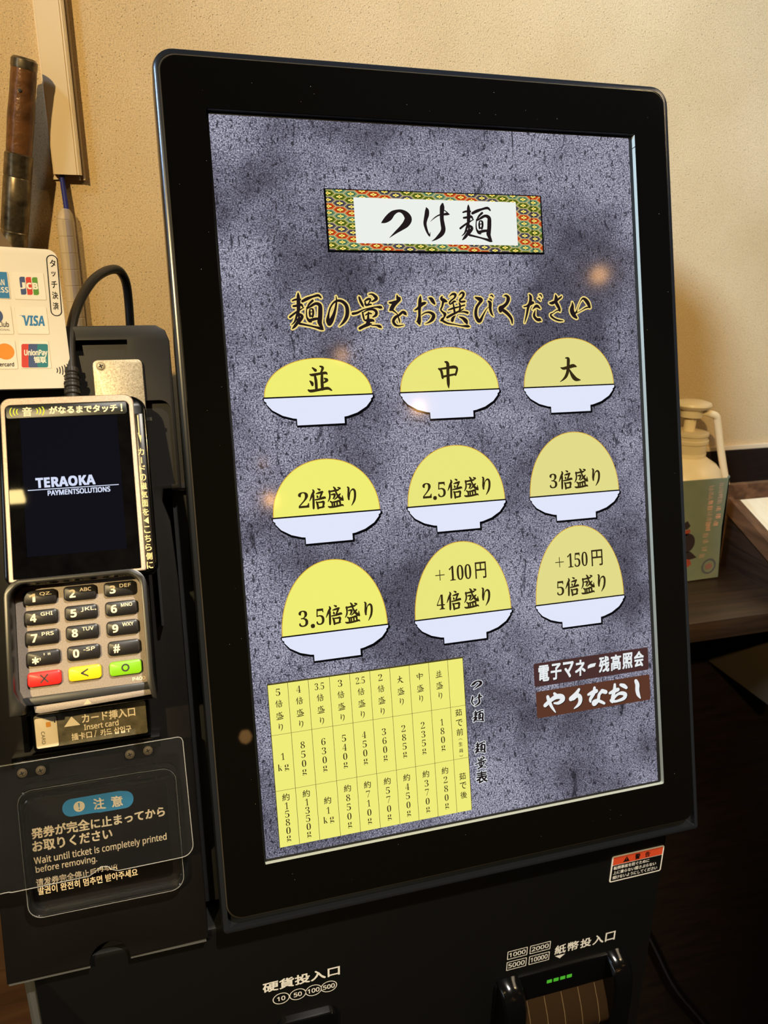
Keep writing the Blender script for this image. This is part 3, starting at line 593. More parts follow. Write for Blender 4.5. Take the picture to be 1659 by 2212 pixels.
def fin(x0, x1):
    prof = [(-47, 0.5), (-49.5, 7), (-54.5, 13.5), (-62, 17.5), (-75, 19), (-120, 19), (-120, 0.5)]
    ls = []
    for x, k in ((x0, 0), (x0, 1), (x0 + 1.6, 2), ((x0 + x1) / 2, 3), (x1 - 1.6, 2), (x1, 1), (x1, 0)):
        d = (4.5, 2.4, 0.6, 0)[k]
        ls.append([(x, y - d * 0.5 if y > -100 else y, max(z - d, 0.5)) for y, z in prof])
    return MB().loft([[(p[0], p[1], p[2]) for p in l] for l in ls])
part('slot_arm', fin(158.5, 176), M_gloss, F, bs); part('slot_arm', fin(246, 262), M_gloss, F, bs)
tr = [(-72, 2.6), (-77, 6), (-83, 10), (-90, 13), (-95, 15), (-99, 14.5), (-103, 11), (-120, 8)]
part('note_guide', MB().loft([[(x, y, z) for y, z in tr] + [(x, -120, 1), (x, -72, 1)] for x in (176, 246)]), M_trough, F, bs)
b = MB()
for i in range(5):
    x = 182.5 + i * 13.8
    b.loft([[(x + dx, y, z + dz) for y, z in tr[:7]] for dx, dz in ((0, 0), (0, 0.5), (0.35, 0.5), (0.35, 0))], cap0=False, cap1=False, close=False)
part('guide_ribs', b, mat('pale_rib_edge', (120, 98, 68), rough=0.3), F, bs, kind='stuff')
b = MB()
for i in range(4): b.slab(197.9 + i * 5.4, -60.4, 201.9 + i * 5.4, -57.6, 0.2, 2.4, 2.9)
m_led = mat('green_status_light', (4, 10, 4), rough=0.3, emit=(84, 196, 50), estr=0.7, mottle=None)
part('status_light', b, m_led, F, bs)

# ---------------------------------------------------------------- touchscreen monitor
mo = thing('touchscreen_monitor', (135, 30, 960), 'large tilted portrait touchscreen with glossy black border showing a ramen portion menu', 'monitor')
h = MB()
R0 = (3.0, 3.0, 12, 12)
def mloop(i, z, bt=0.0): return [(x, y, z) for x, y in rr(-28.5 + i, -40.2 + i + bt, 300.8 - i, 466.6 - i, tuple(max(q - i, 0.5) for q in R0), 8)]
h.loft([mloop(5, -44), mloop(0.6, -38), mloop(0, -30), mloop(0, -1.2), mloop(0.7, 0.6), mloop(1.8, 1.2), mloop(3.6, 1.2), mloop(3.6, -3)])
part('housing', h, M_house, S, mo)
gl = lambda i: rr(-24.4 + i, -30.2 + i, 295.4 - i, 461.6 - i, 9 - i * 0.5, 8)
op = rr(-1.4, -1.6, 272.6, 433.6, 1.2, 8)
part('bezel_glass', MB().ring(gl(0), op, -1, 3.5, 0.35), M_glassblk, S, mo)
tri = rr(-25.3, -31.4, 296.3, 462.6, 9.6, 8)
part('bezel_seam', MB().ring(tri, gl(0.0), 0.6, 2.1, 0.2), mat('bronze_grey_seam', (86, 80, 70), rough=0.25, metal=0.6), S, mo)
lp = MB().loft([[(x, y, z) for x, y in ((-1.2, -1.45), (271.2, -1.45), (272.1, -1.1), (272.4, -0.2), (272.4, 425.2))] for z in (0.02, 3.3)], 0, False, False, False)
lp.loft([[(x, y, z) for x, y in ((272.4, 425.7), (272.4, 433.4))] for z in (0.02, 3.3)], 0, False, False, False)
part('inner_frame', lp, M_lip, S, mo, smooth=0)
part('frame_top', MB().loft([[(x, y, z) for x, y in ((272.6, 433.4), (-1.25, 433.4), (-1.25, -1.5))] for z in (0.02, 3.3)], 0, False, False, False), M_dgrey, S, mo, smooth=0)  # top and left recess walls coloured dark in place of shade
part('frame_back', MB().box(-2, -2, -1.5, 273, 434.5, -0.15), M_black, S, mo)
b = MB()
for i in range(46):
    x, y = random.choice([(random.uniform(-22, 294), random.uniform(438, 460)), (random.uniform(-22, -3), random.uniform(0, 440)), (random.uniform(275, 293), random.uniform(0, 440)), (random.uniform(-10, 290), random.uniform(-26, -4))])
    q = random.uniform(0.07, 0.16); b.flat(circ(x, y, q, 6, q * random.uniform(0.5, 1.6)), 3.53)
part('dust_specks', b, mat('pale_dust', (150, 144, 128), rough=0.9), S, mo, kind='stuff')
scr = part('screen', MB().flat([(0, 0), (270, 0), (270, 432), (0, 432)], 0.0), G_rock, S, mo)

part('back_bracket', MB().box(20, 105, 958, 250, 150, 1250).box(60, 60, 1060, 210, 106, 1180), M_black, I, mo)

# title scroll with its brocade border
def clip(poly, x0, y0, x1, y1):
    for ax, lim, sg in ((0, x0, 1), (0, x1, -1), (1, y0, 1), (1, y1, -1)):
        out = []
        for i in range(len(poly)):
            a, b_ = poly[i], poly[(i + 1) % len(poly)]
            ia, ib = sg * (a[ax] - lim) >= 0, sg * (b_[ax] - lim) >= 0
            if ia: out.append(a)
            if ia != ib:
                t = (lim - a[ax]) / (b_[ax] - a[ax]); out.append((a[0] + (b_[0] - a[0]) * t, a[1] + (b_[1] - a[1]) * t))
        poly = out
        if len(poly) < 3: return []
    return poly
BX = (64.3, 357.6, 203.4, 392.6); IX = (80.8, 361.7, 186.2, 388.4)
b = MB().flat(rr(BX[0] - 1.2, BX[1] - 1.4, BX[2] + 0.9, BX[3] + 0.6, 0.4, 2), 0.04, 0)
b.flat([(BX[0], BX[1]), (BX[2], BX[1]), (BX[2], BX[3]), (BX[0], BX[3])], 0.07, 1)
Wc, Vc = 4.67, 3.76
for ci in range(-1, 22):
    for ri in range(-2, 12):
        cx = BX[0] + 1.0 + ci * 7.0; cy = BX[3] - 2.2 - ri * Vc - (Vc / 2 if ci % 2 else 0)
        k = (ri - (ci // 2) - (1 if ci % 2 else 0) * 0) % 4
        hx = [(cx - Wc, cy), (cx - Wc / 2, cy - Vc / 2), (cx + Wc / 2, cy - Vc / 2), (cx + Wc, cy), (cx + Wc / 2, cy + Vc / 2), (cx - Wc / 2, cy + Vc / 2)]
        def sc(f, g=None): return [(cx + (x - cx) * f, cy + (y - cy) * (g or f)) for x, y in hx]
        for poly, z, mi in ((sc(0.90), 0.10, 2 + k), (sc(0.66, 0.62), 0.13, 6 + k)):
            p = clip(poly, *BX)
            if p: b.flat(p, z, mi)
        for a, l, w in ((0, 2.15, 0.6), (180, 2.15, 0.6), (90, 1.1, 0.65), (270, 1.1, 0.65)):
            ca, sa = math.cos(R(a)), math.sin(R(a))
            pet = [(0, 0), (l * 0.45, -w), (l * 0.8, -w * 0.6), (l, 0), (l * 0.8, w * 0.6), (l * 0.45, w)]
            p = clip([(cx + u * ca - v * sa, cy + u * sa + v * ca) for u, v in pet], *BX)
            if p: b.flat(p, 0.16, 10)
        p = clip(circ(cx, cy, 0.42, 8), *BX)
        if p: b.flat(p, 0.19, 11)
b.flat([(IX[0], IX[1]), (IX[2], IX[1]), (IX[2], IX[3]), (IX[0], IX[3])], 0.22, 12)
b.flat([(196.5, BX[1]), (196.9, BX[1]), (196.9, BX[3]), (196.5, BX[3])], 0.22, 0)
mats = [G_black, glow('brocade_line', (196, 176, 120)), glow('brocade_green', (104, 122, 34)), glow('brocade_navy', (92, 88, 96)), glow('brocade_red', (206, 84, 34)), glow('brocade_teal', (112, 146, 112)),
        glow('brocade_dark_green', (48, 62, 10)), glow('brocade_dark_navy', (44, 38, 62)), glow('brocade_dark_red', (160, 40, 14)), glow('brocade_dark_teal', (54, 92, 70)), glow('brocade_petal', (240, 228, 118)), glow('brocade_heart', (206, 132, 30)), G_paper]
part('title_scroll', b, mats, S, scr)
part('title_lettering', MB().brush('tsu', 0.3).brush('ke', 0.3).brush('men', 0.3), G_ink, S, scr)
SUB = (('men', (37.8, 311.4, 57.0, 332.6)), ('no', None), ('ryo', None), ('wo', None), ('o', None), ('sen', None), ('bi', None), ('ku', None), ('da', None), ('sa', None), ('i', None))
b = MB()
for n_, bx in SUB: b.brush(n_, 0.05, bx, grow=0.85, mi=0); b.brush(n_, 0.10, bx, mi=1)
part('instruction_lettering', b, [G_gold, G_ink], S, scr)

# nine portion buttons
RIM = (272.4, 202.2, 131.6); CXS = (51.9, 134.9, 217.7); HT = ((21.9, 26.4, 30.6), (32.6, 36.0, 40.0), (42.9, 46.2, 49.2))
def bowl_poly(cx, y, g=0.0):
    h_ = [(32.8 + g, 0.0), (32.7 + g, -1.4), (31.4 + g, -2.4), (31.6 + g, -3.2), (28.4 + g, -6.9 - g * 0.6), (22.5 + g, -10.3 - g), (16.5 + g * 0.6, -12.1 - g), (14.3 + g, -12.4 - g), (14.3 + g, -16.3 - g)]
    return [(cx + x, y + v) for x, v in h_] + [(cx - x, y + v) for x, v in reversed(h_)]
def mound_poly(cx, y, hgt, g=0.0):
    out = []
    for i in range(41):
        a = math.pi * i / 40
        e = 0.97
        c_ = math.cos(a); s_ = math.sin(a)
        out.append((cx + (32.2 + g) * math.copysign(abs(c_) ** e, c_), y + (hgt + g) * abs(s_) ** e))
    return out
def caption(b, kind_):
    for it in kind_:
        if it[0] == 'B': b.brush(it[1], 0.3, it[2], grow=0.11)
        else: b.text(it[1], *it[2], 0.3, it[3], off=-0.004, bold=it[4] if len(it) > 4 else 0)
def bms(x, y0, y1, w=10, ox=0): return None
CAPS = [
 [('B', 'nami', (45.6, 275.4, 59.5, 289.8))], [('B', 'chu', (127.9, 274.1, 140.0, 290.2))], [('B', 'dai', (210.8, 275.3, 225.6, 290.4))],
 [('T', '2', (34.8, 206.9, 41.2, 216.3), 'serif'), ('B', 'bai', (41.6, 205.8, 51.2, 217.6)), ('B', 'mori', (52.6, 206.2, 62.0, 218.0)), ('B', 'ri', (65.0, 206.2, 69.4, 217.4))],
 [('T', '2', (112.4, 206.8, 118.2, 216.3), 'serif'), ('T', '.', (119.2, 205.6, 121.3, 207.7), 'serif', 0.2), ('T', '5', (122.4, 206.8, 127.6, 216.3), 'serif'), ('B', 'bai', (129.0, 205.6, 138.4, 217.4)), ('B', 'mori', (140.0, 206.2, 149.4, 218.0)), ('B', 'ri', (152.6, 206.2, 157.2, 217.4))],
 [('T', '3', (199.4, 206.8, 204.9, 216.3), 'serif'), ('B', 'bai', (206.2, 205.8, 215.8, 217.6)), ('B', 'mori', (217.6, 206.2, 227.2, 218.2)), ('B', 'ri', (230.9, 206.4, 235.7, 217.6))],
 [('T', '3', (29.9, 136.2, 35.5, 146.0), 'serif'), ('T', '.', (37.0, 135.0, 39.2, 137.2), 'serif', 0.2), ('T', '5', (40.4, 136.2, 45.4, 146.0), 'serif'), ('B', 'bai', None), ('B', 'mori', None), ('B', 'ri', None)],
 [('T', '＋', (117.2, 154.9, 123.4, 161.6), ''), ('T', '100', (126.4, 153.9, 141.4, 163.4), 'serif'), ('T', '円', (144.2, 153.6, 151.4, 163.8), '', 0.17), ('T', '4', (117.0, 136.6, 122.4, 146.0), 'serif'), ('B', 'bai', (123.8, 135.6, 133.2, 147.2)), ('B', 'mori', (135.6, 135.8, 145.2, 147.6)), ('B', 'ri', (148.0, 135.8, 152.6, 147.2))],
 [('T', '＋', (200.4, 154.9, 206.6, 161.6), ''), ('T', '150', (209.2, 153.9, 224.2, 163.4), 'serif'), ('T', '円', (227.2, 153.4, 235.2, 163.8), '', 0.17), ('T', '5', (200.6, 136.4, 205.8, 145.8), 'serif'), ('B', 'bai', (207.0, 135.4, 216.6, 147.2)), ('B', 'mori', (218.6, 135.8, 228.2, 147.8)), ('B', 'ri', (231.2, 135.8, 236.0, 147.2))],
]
for r_ in range(3):
    for c_ in range(3):
        cx, y, hh = CXS[c_], RIM[r_], HT[r_][c_]
        b = MB()
        b.flat([(x + 0.5, v - 1.0) for x, v in bowl_poly(cx, y, 0.8)], 0.03, 0)
        b.flat(bowl_poly(cx, y, 0.7), 0.06, 0)
        b.flat(mound_poly(cx, y, hh, 0.45), 0.09, 1)
        b.flat(mound_poly(cx, y, hh), 0.12, 2)
        b.flat(bowl_poly(cx, y - 0.45), 0.15, 3)
        b.flat([(cx - 33, y - 0.5), (cx + 33, y - 0.5), (cx + 33, y + 0.35), (cx - 33, y + 0.35)], 0.18, 0)
        caption_mb = MB()
        bt = part('portion_button', b, [G_black, G_yedge, G_yel[c_], G_white], S, scr)
        b = MB(); caption(b, CAPS[r_ * 3 + c_])
        part('button_caption', b, G_cap, S, scr)

# noodle weight table
TX = [8.3, 20.5, 32.9, 45.8, 58.4, 71.1, 83.8, 96.4, 109.2, 121.9, 132.4]; TY = [104.4, 73.7, 39.8, 5.6]
b = MB().flat([(8.3, 5.6), (132.4, 5.6), (132.4, 104.9), (8.3, 104.9)], 0.03, 1)
b.flat([(8.7, 5.3), (132.0, 5.3), (132.0, 104.0), (8.7, 104.0)], 0.06, 0)
for x in TX[1:-1]: b.flat([(x - 0.13, 5.4), (x + 0.13, 5.4), (x + 0.13, 104.2), (x - 0.13, 104.2)], 0.09, 1)
for y in TY[1:-1]: b.flat([(8.5, y - 0.1), (132.2, y - 0.1), (132.2, y + 0.1), (8.5, y + 0.1)], 0.09, 1)
part('weight_table', b, [G_table, G_line], S, scr)
b = MB()
def col(cx, items, w=4.4, h=4.4):
    for s_, y in items:
        if s_ in ('bai', 'mori', 'nami', 'chu', 'dai'): b.brush(s_, 0.12, (cx - w / 2, y - h / 2, cx + w / 2, y + h / 2), thin=0.9)
        elif s_ == 'ri': b.brush('ri', 0.12, (cx - 1.0, y - 2.3, cx + 1.1, y + 2.3), thin=0.9)
        elif s_ in ('kg',): b.text('k', cx - 3.4, y - 1.9, cx - 0.8, y + 2.2, 0.12, 'serif', off=-0.012); b.text('g', cx + 0.6, y - 2.6, cx + 3.2, y + 1.5, 0.12, 'serif', off=-0.012)
        elif s_ == 'g': b.text('g', cx - 1.3, y - 2.0, cx + 1.3, y + 1.9, 0.12, 'serif', off=-0.012)
        elif s_.isascii() and len(s_) == 1: b.text(s_, cx - 1.25 + (0.3 if s_ == '1' else 0), y - 2.1, cx + 1.35 - (0.3 if s_ == '1' else 0), y + 2.1, 0.12, 'serif', off=-0.012)
        elif s_.isascii(): b.text(s_, cx - 2.8, y - 2.1, cx + 2.9, y + 2.1, 0.12, 'serif', off=-0.012)
        elif s_ in '()（）': b.text(s_, cx - 1.3, y - 0.5, cx + 1.3, y + 0.5, 0.12, rot=-90)
        else: b.text(s_, cx - w / 2, y - h / 2, cx + w / 2, y + h / 2, 0.12, bold=0.035)
HEAD = ['5', '4', '3.5', '3', '2.5', '2', 'dai', 'chu', 'nami']
RAW = ['1kg', '850', '630', '540', '450', '360', '285', '235', '180']
COOK = ['1580', '1350', '1kg', '850', '710', '570', '450', '370', '280']
for i in range(9):
    cx = (TX[i] + TX[i + 1]) / 2
    if i < 6: col(cx, [(HEAD[i], 99.2), ('bai', 92.3), ('mori', 85.0), ('ri', 77.9)])
    else: col(cx, [(HEAD[i], 96.2), ('mori', 88.9), ('ri', 82.1)])
    if RAW[i] == '1kg': col(cx, [('1', 60.2), ('kg', 53.6)])
    else: col(cx, [(RAW[i][0], 65.2), (RAW[i][1], 59.5), (RAW[i][2], 53.9), ('g', 48.4)])
    if COOK[i] == '1kg': col(cx, [('約', 28.8), ('1', 22.5), ('kg', 16.7)])
    elif len(COOK[i]) == 4: col(cx, [('約', 35.4)] + [(COOK[i][k], 30.0 - 5.05 * k) for k in range(4)] + [('g', 9.8)])
    else: col(cx, [('約', 34.0)] + [(COOK[i][k], 28.0 - 5.8 * k) for k in range(3)] + [('g', 10.8)])
cx = 127.2
col(cx, [('茹', 69.6), ('で', 63.0), ('前', 57.0)]); col(cx, [('（', 52.2), ('）', 41.6)]); col(cx, [('生', 49.2)], 2.6, 2.6); b.brush('men', 0.12, (cx - 1.3, 43.6, cx + 1.3, 46.4))
col(cx, [('茹', 28.2), ('で', 22.1), ('後', 16.0)])
part('table_lettering', b, G_cap, S, scr)
b = MB()
for n_, y in (('tsu', 85.4), ('ke', 75.8), ('men', 65.4), ('men', 44.8), ('ryo', 34.8)):
    w = 3.7; bx = (140.2 - w, y - w, 140.2 + w, y + w)
    if n_ == 'tsu': bx = (136.8, y - 2.4, 143.6, y + 2.4)
    b.brush(n_, 0.06, bx, grow=0.55, mi=0); b.brush(n_, 0.10, bx, grow=0.14, mi=1)
b.text('表', 136.6, 21.6, 144.0, 29.0, 0.06, bold=0.62, mi=0); b.text('表', 136.6, 21.6, 144.0, 29.0, 0.10, bold=0.22, mi=1)
part('table_title_lettering', b, [G_bwhite, G_ink], S, scr)
# two brown buttons
b = MB().flat(rr(180.9, 78.2, 266.8, 93.7, 1.2, 4), 0.06, 0)
part('menu_button', b, [G_brown], S, scr)
b = MB().flat(rr(181.5, 57.3, 267.1, 74.9, 1.2, 4), 0.06, 0)
part('menu_button', b, [G_brown2], S, scr)
b = MB()
for i, ch in enumerate('電子マネー残高照会'):
    x = 184.0 + i * 8.95
    w = 7.3 if i < 8 else 7.0
    y0, y1 = (81.4, 91.6) if ch not in 'ー' else (84.6, 88.0)
    if ch == 'ー': b.prism([(x + 0.4, 85.2), (x + 5.8, 86.0), (x + 6.8, 88.2), (x + 2.4, 88.0), (x + 0.6, 87.0)], 0.13, 0.14, 0, 1)
    else:
        b.text(ch, x + 0.35, y0 - 0.4, x + w + 0.35, y1 - 0.4, 0.10, bold=0.32, mi=0); b.text(ch, x, y0, x + w, y1, 0.14, bold=0.28, mi=1, shear=0.06)
part('button_lettering', b, [G_bshade, G_bwhite], S, scr)
b = MB()
for n_ in ('ya', 'ri2', 'na', 'o2', 'shi'):
    bx = BRUSH[n_][0]; b.brush(n_, 0.10, (bx[0] + 0.4, bx[1] - 0.4, bx[2] + 0.4, bx[3] - 0.4), grow=0.15, mi=0); b.brush(n_, 0.14, None, grow=0.1, mi=1)
part('button_lettering', b, [G_bshade, G_bwhite], S, scr)

# ---------------------------------------------------------------- payment terminal
pt = thing('card_payment_terminal', (-88, 50, 1120), 'champagne and black card payment terminal with number keys on the side panel', 'card terminal')
b = MB().slab(-36, -26, 42, 76.6, (6, 6, 9, 9), -11, -0.6, 2.6)
b.slab(-36, -94, 36, -20, (4, 4, 2, 2), -22, -13, 1.5)
body_ = part('terminal_body', b, M_gloss, T, pt)
part('terminal_mount', MB().hull([(-26, -70, -40), (28, -70, -40), (28, 40, -22), (-26, 40, -22), (-26, -70, -20), (28, -70, -20), (28, 40, -10), (-26, 40, -10)]), M_black, T, pt)
part('silver_surround', MB().ring(rr(-33.4, -24.4, 35.6, 76.4, (1, 1, 5, 5), 8), rr(-31.1, -23.0, 33.0, 72.4, (0.6, 0.6, 3, 3), 8), -1.2, 0.9, 0.4), M_silver, T, pt)
dis = part('display_glass', MB().slab(-31.2, -23.1, 33.1, 72.5, 2.5, -1.0, 0.25), mat('smudged_black_glass', (5, 5, 6), rough=0.025, mottle=(60, (4, 4, 5), (14, 13, 13))), T, pt)
b = MB().flat([(-23.9, -11.5), (26.2, -11.5), (26.2, 64.6), (-23.9, 64.6)], 0.28)
part('display_picture', b, mat('dim_navy_display', (3, 3, 5), rough=0.025, emit=(14, 14, 21)), T, dis)
b = MB()
b.text('TERAOKA', -17.6, 25.6, 12.4, 31.0, 0.32, 'sansb', bold=0.16, shear=-0.02)
b.flat([(-21.9, 24.3), (24.5, 24.3), (24.5, 24.75), (-21.9, 24.75)], 0.32)
b.text('PAYMENTSOLUTIONS', -12.0, 21.0, 19.8, 23.7, 0.32, 'sans', bold=0.12)
part('display_lettering', b, glow('terminal_white_glow', (214, 222, 246)), T, dis)
st = part('touch_sticker', MB().slab(-30.7, 64.9, 31.7, 72.5, 1.6, 0.25, 0.6, 0.1), mat('dark_green_black_film', (22, 24, 16), rough=0.35), T, pt)
b = MB()
for s_, x, r_ in ((-1, -28.9, 2.2), (-1, -27.2, 1.8), (-1, -25.6, 1.4), (1, -11.2, 2.2), (1, -12.9, 1.8), (1, -14.5, 1.4)):
    pts = [(x - s_ * r_ * 0.9 + s_ * r_ * 0.9 * math.cos(R(a)), 68.6 + r_ * 1.3 * math.sin(R(a))) for a in range(-62, 63, 12)]
    b.add([(p[0], p[1], 0.64) for p in pts] + [(p[0] - 0.6 * s_, p[1], 0.64) for p in pts], [(i, i + 1, len(pts) + i + 1, len(pts) + i) for i in range(len(pts) - 1)], 1)
b.text('音', -22.4, 65.9, -17.7, 71.0, 0.64, bold=0.13, mi=0)
b.text('がなるまでタッチ', -8.8, 66.6, 26.6, 70.8, 0.64, bold=0.16, mi=0); b.text('！', 28.6, 66.6, 29.4, 70.8, 0.64, bold=0.12, mi=0)
part('sticker_lettering', b, [M_cream, M_lime], T, st)
fs = part('side_sticker', MB().slab(35.7, -23, 40.0, 65, 0.4, -0.9, 0.0, 0.2), mat('black_side_film', (20, 14, 10), rough=0.3), T, pt)
b = MB()
b.flat([(37.0, 64), (37.6, 64), (37.6, 52.2), (38.4, 52.2), (38.4, 50.6), (37.9, 47.6), (36.6, 53.6), (37.0, 53.6)], 0.06)
for i, ch in enumerate('カードの磁気面を◀こちら側に'):
    y = 42.6 - i * 4.95
    if ch == '◀': b.flat([(36.2, y + 0.2), (38.8, y + 2.2), (38.8, y - 1.8)], 0.06)
    elif ch == 'ー': b.flat([(37.3, y - 1.8), (37.8, y - 1.8), (37.8, y + 1.8), (37.3, y + 1.8)], 0.06)
    else: b.text(ch, 36.0, y - 1.9, 39.2, y + 1.9, 0.06, bold=0.07)
part('side_lettering', b, mat('gold_cream_print', (236, 204, 140), rough=0.4), T, fs)
# key field with its raised shield
part('key_field', MB().slab(-33, -84.8, 33, -25, 2, -15, -12), M_keyface, T, pt)
out = [(-36, -92.5), (-30, -92.5), (-28.4, -88), (-31.2, -84.5), (-33.2, -80)] + [(-33.2 + 8 - 8 * math.cos(R(a)), -33.5 + 8 * math.sin(R(a))) for a in range(0, 91, 15)]
out += [(24.2 + 8 * math.sin(R(a)), -33.5 + 8 * math.cos(R(a))) for a in range(0, 91, 15)] + [(32.2, -80), (31.6, -84), (33.6, -92.3), (36.0, -93.5), (35.0, -80)]
out += [(35.2 - 9 + 9 * math.cos(R(a)), -32 + 9 * math.sin(R(a))) for a in range(0, 91, 15)] + [(-36 + 9 - 9 * math.sin(R(a)), -32 + 9 * math.cos(R(a))) for a in range(0, 91, 15)]
part('key_shield', MB().prism(out, -14, 2.2, 0.5), mat('dark_terminal_shell', (22, 20, 18), rough=0.3), T, pt)
part('lower_bar', MB().box(-31.5, -88.6, -14, 33.2, -84.2, -8.4, b=1.0), M_dgrey, T, pt)
lip_ = [(-26, -89.2), (31, -88.2), (34.2, -88.4), (35.2, -89.4), (33, -91.2), (-23.2, -93.2), (-25.6, -92.4)]
part('card_mouth_lip', MB().prism(lip_, -15, -8.0, 0.5).flat([(-1.8, -91.8), (2.4, -91.6), (0.4, -88.9)], -7.9, 1), [M_keyface, M_screw], T, pt)
KX = (-20.4, -0.2, 20.5); KY = (-31.9, -42.6, -53.3, -64.2, -75.2)
M_red = mat('red_key', (216, 36, 30), rough=0.35); M_yk = mat('yellow_key', (232, 196, 24), rough=0.35); M_gk = mat('green_key', (128, 190, 20), rough=0.35)
LEG = (('1', 'QZ.'), ('2', 'ABC'), ('3', 'DEF'), ('4', 'GHI'), ('5', 'JKL,'), ('6', 'MNO'), ('7', 'PRS'), ('8', 'TUV'), ('9', 'WXY'), ('*', ",'\""), ('0', '-SP'), ('#', ''))
kmesh = MB().slab(-8.4, -3.9, 8.4, 3.9, 2.0, -12.2, -9.4, 0.9, n=4)
KM = {0: kmesh.mesh('key', M_key), 1: kmesh.mesh('key', M_red), 2: kmesh.mesh('key', M_yk), 3: kmesh.mesh('key', M_gk)}
for r_ in range(5):
    for c_ in range(3):
        x, y = KX[c_], KY[r_] - (0.25 if c_ == 0 else 0)
        fr = T @ Matrix.Translation((x * MM, y * MM, 0))
        k = link('key', KM[0 if r_ < 4 else 1 + c_], fr, pt, label=None if r_ < 4 else ('red cancel key', 'yellow back key', 'green enter key')[c_])
        b = MB(); z = -9.32
        if r_ < 4:
            a, t_ = LEG[r_ * 3 + c_]
            b.text(a, -5.3, -2.4 if a != '*' else -3.0, -2.3, 1.9 if a != '*' else 0.6, z, 'sansb' if a.isdigit() else 'sans', bold=0.06 if a.isdigit() else 0.16)
            if t_ and a != '*': b.text(t_, 0.0, 0.5 if ',' not in t_ else 0.1, 1.95 * len(t_), 2.4, z, 'sans', bold=0.04)
            if a == '*': b.text(',', -1.8, -1.6, -1.2, 0.0, z); b.text("'", 0.4, 1.0, 0.8, 2.2, z); b.text('"', 2.4, 0.9, 3.6, 2.1, z)
            part('key_legend', b, M_cream, fr, k)
        else:
            if c_ == 0:
                for s_ in (1, -1): b.flat([(-2.2, -1.9 * s_), (-1.6, -2.3 * s_), (2.2, 1.9 * s_), (1.6, 2.3 * s_)], z)
            elif c_ == 1:
                b.flat([(-2.0, 0.3), (-2.0, -0.3), (1.7, -2.2), (1.7, -1.5), (-0.8, 0)], z); b.flat([(-2.0, -0.2), (-0.8, 0), (1.7, 1.5), (1.7, 2.2), (-2.0, 0.35)], z)
            else: b.band(circ(0, 0, 2.1, 20), circ(0, 0, 1.3, 20), z)
            part('key_legend', b, M_ink, fr, k)
part('model_lettering', MB().text('P400', 23.6, -82.8, 30.2, -81.0, -11.85, 'sans', bold=0.05), M_cream, T, pt)
# cable from the terminal's top, over the side panel
CP = [(-84.1, 73.9, 1266.7), (-84.1, 83.0, 1279.8), (-83.8, 92.2, 1293.7), (-82.4, 99.5, 1303.0), (-79.7, 108.2, 1311.1), (-75.7, 118.6, 1318.9), (-70.4, 130.5, 1325.8), (-64.1, 143.3, 1329.9), (-58.5, 153.0, 1330.8), (-55.2, 159.8, 1327.8), (-53.4, 165.7, 1321.2), (-53.1, 168.1, 1309.6), (-53.5, 166.5, 1292.3), (-54.0, 166.0, 1270), (-55, 166, 1200)]
cb = part('cable', MB().tube(CP, 2.75, 18), M_rubber, I, pt)
d0 = (Vector(CP[2]) - Vector(CP[0])).normalized()
q0 = Vector(CP[0]) - d0 * 4
b = MB(); P_ = []; Q_ = []
seq = [(0, 4.4), (3, 4.4)]
for i in range(4): seq += [(3.2 + i * 4.2, 4.4), (3.9 + i * 4.2, 3.2), (4.9 + i * 4.2, 3.2), (5.6 + i * 4.2, 4.2 - i * 0.12), (7.2 + i * 4.2, 4.2 - i * 0.12)]
seq += [(20.6, 3.9), (21.0, 2.8)]
b.tube([tuple(q0 + d0 * s_) for s_, r_ in seq], 1, 18, rad=[r_ for s_, r_ in seq], sub=1)
for i in range(3):                                             # webs that bridge the grooves
    for sd in (-1, 1):
        c0 = q0 + d0 * (4.4 + i * 4.2) + Vector((sd * 2.6, -1.6, 0)); b.box(c0.x - 1.2, c0.y - 1.4, c0.z - 0.9, c0.x + 1.2, c0.y + 1.0, c0.z + 0.9)
part('strain_relief', b, M_rubber, I, cb)

# ---------------------------------------------------------------- sign with the card logos
sg = thing('card_logo_sign', (-110, 88, 1265), 'white rounded board of card brand logos fixed above the card terminal', 'sign')
part('board', MB().slab(-75, -40.0, 17.6, 41.7, (4, 5.5, 5.5, 4), -2.6, 0, 0.4).slab(-75, -39.4, 17.0, 41.1, (4, 5, 5, 4), -4.2, -2.6, 0, 1), [M_card, M_cardedge], C, sg)
part('support_bracket', MB().hull([(-30, 30, -9), (-14, 30, -9), (-12.5, 43.0, -9), (-30, 62, -9), (-30, 30, -4.4), (-7, 30, -4.4), (-5.6, 44.0, -4.4), (-22, 70, -4.4)]), mat('grey_beige_bracket', (128, 108, 84), rough=0.45, metal=0.4), C, sg)
b = MB().band(rr(10.7, 2.2, 17.0, 38.4, 3.1, 8), rr(11.25, 2.75, 16.45, 37.85, 2.6, 8), 0.12)
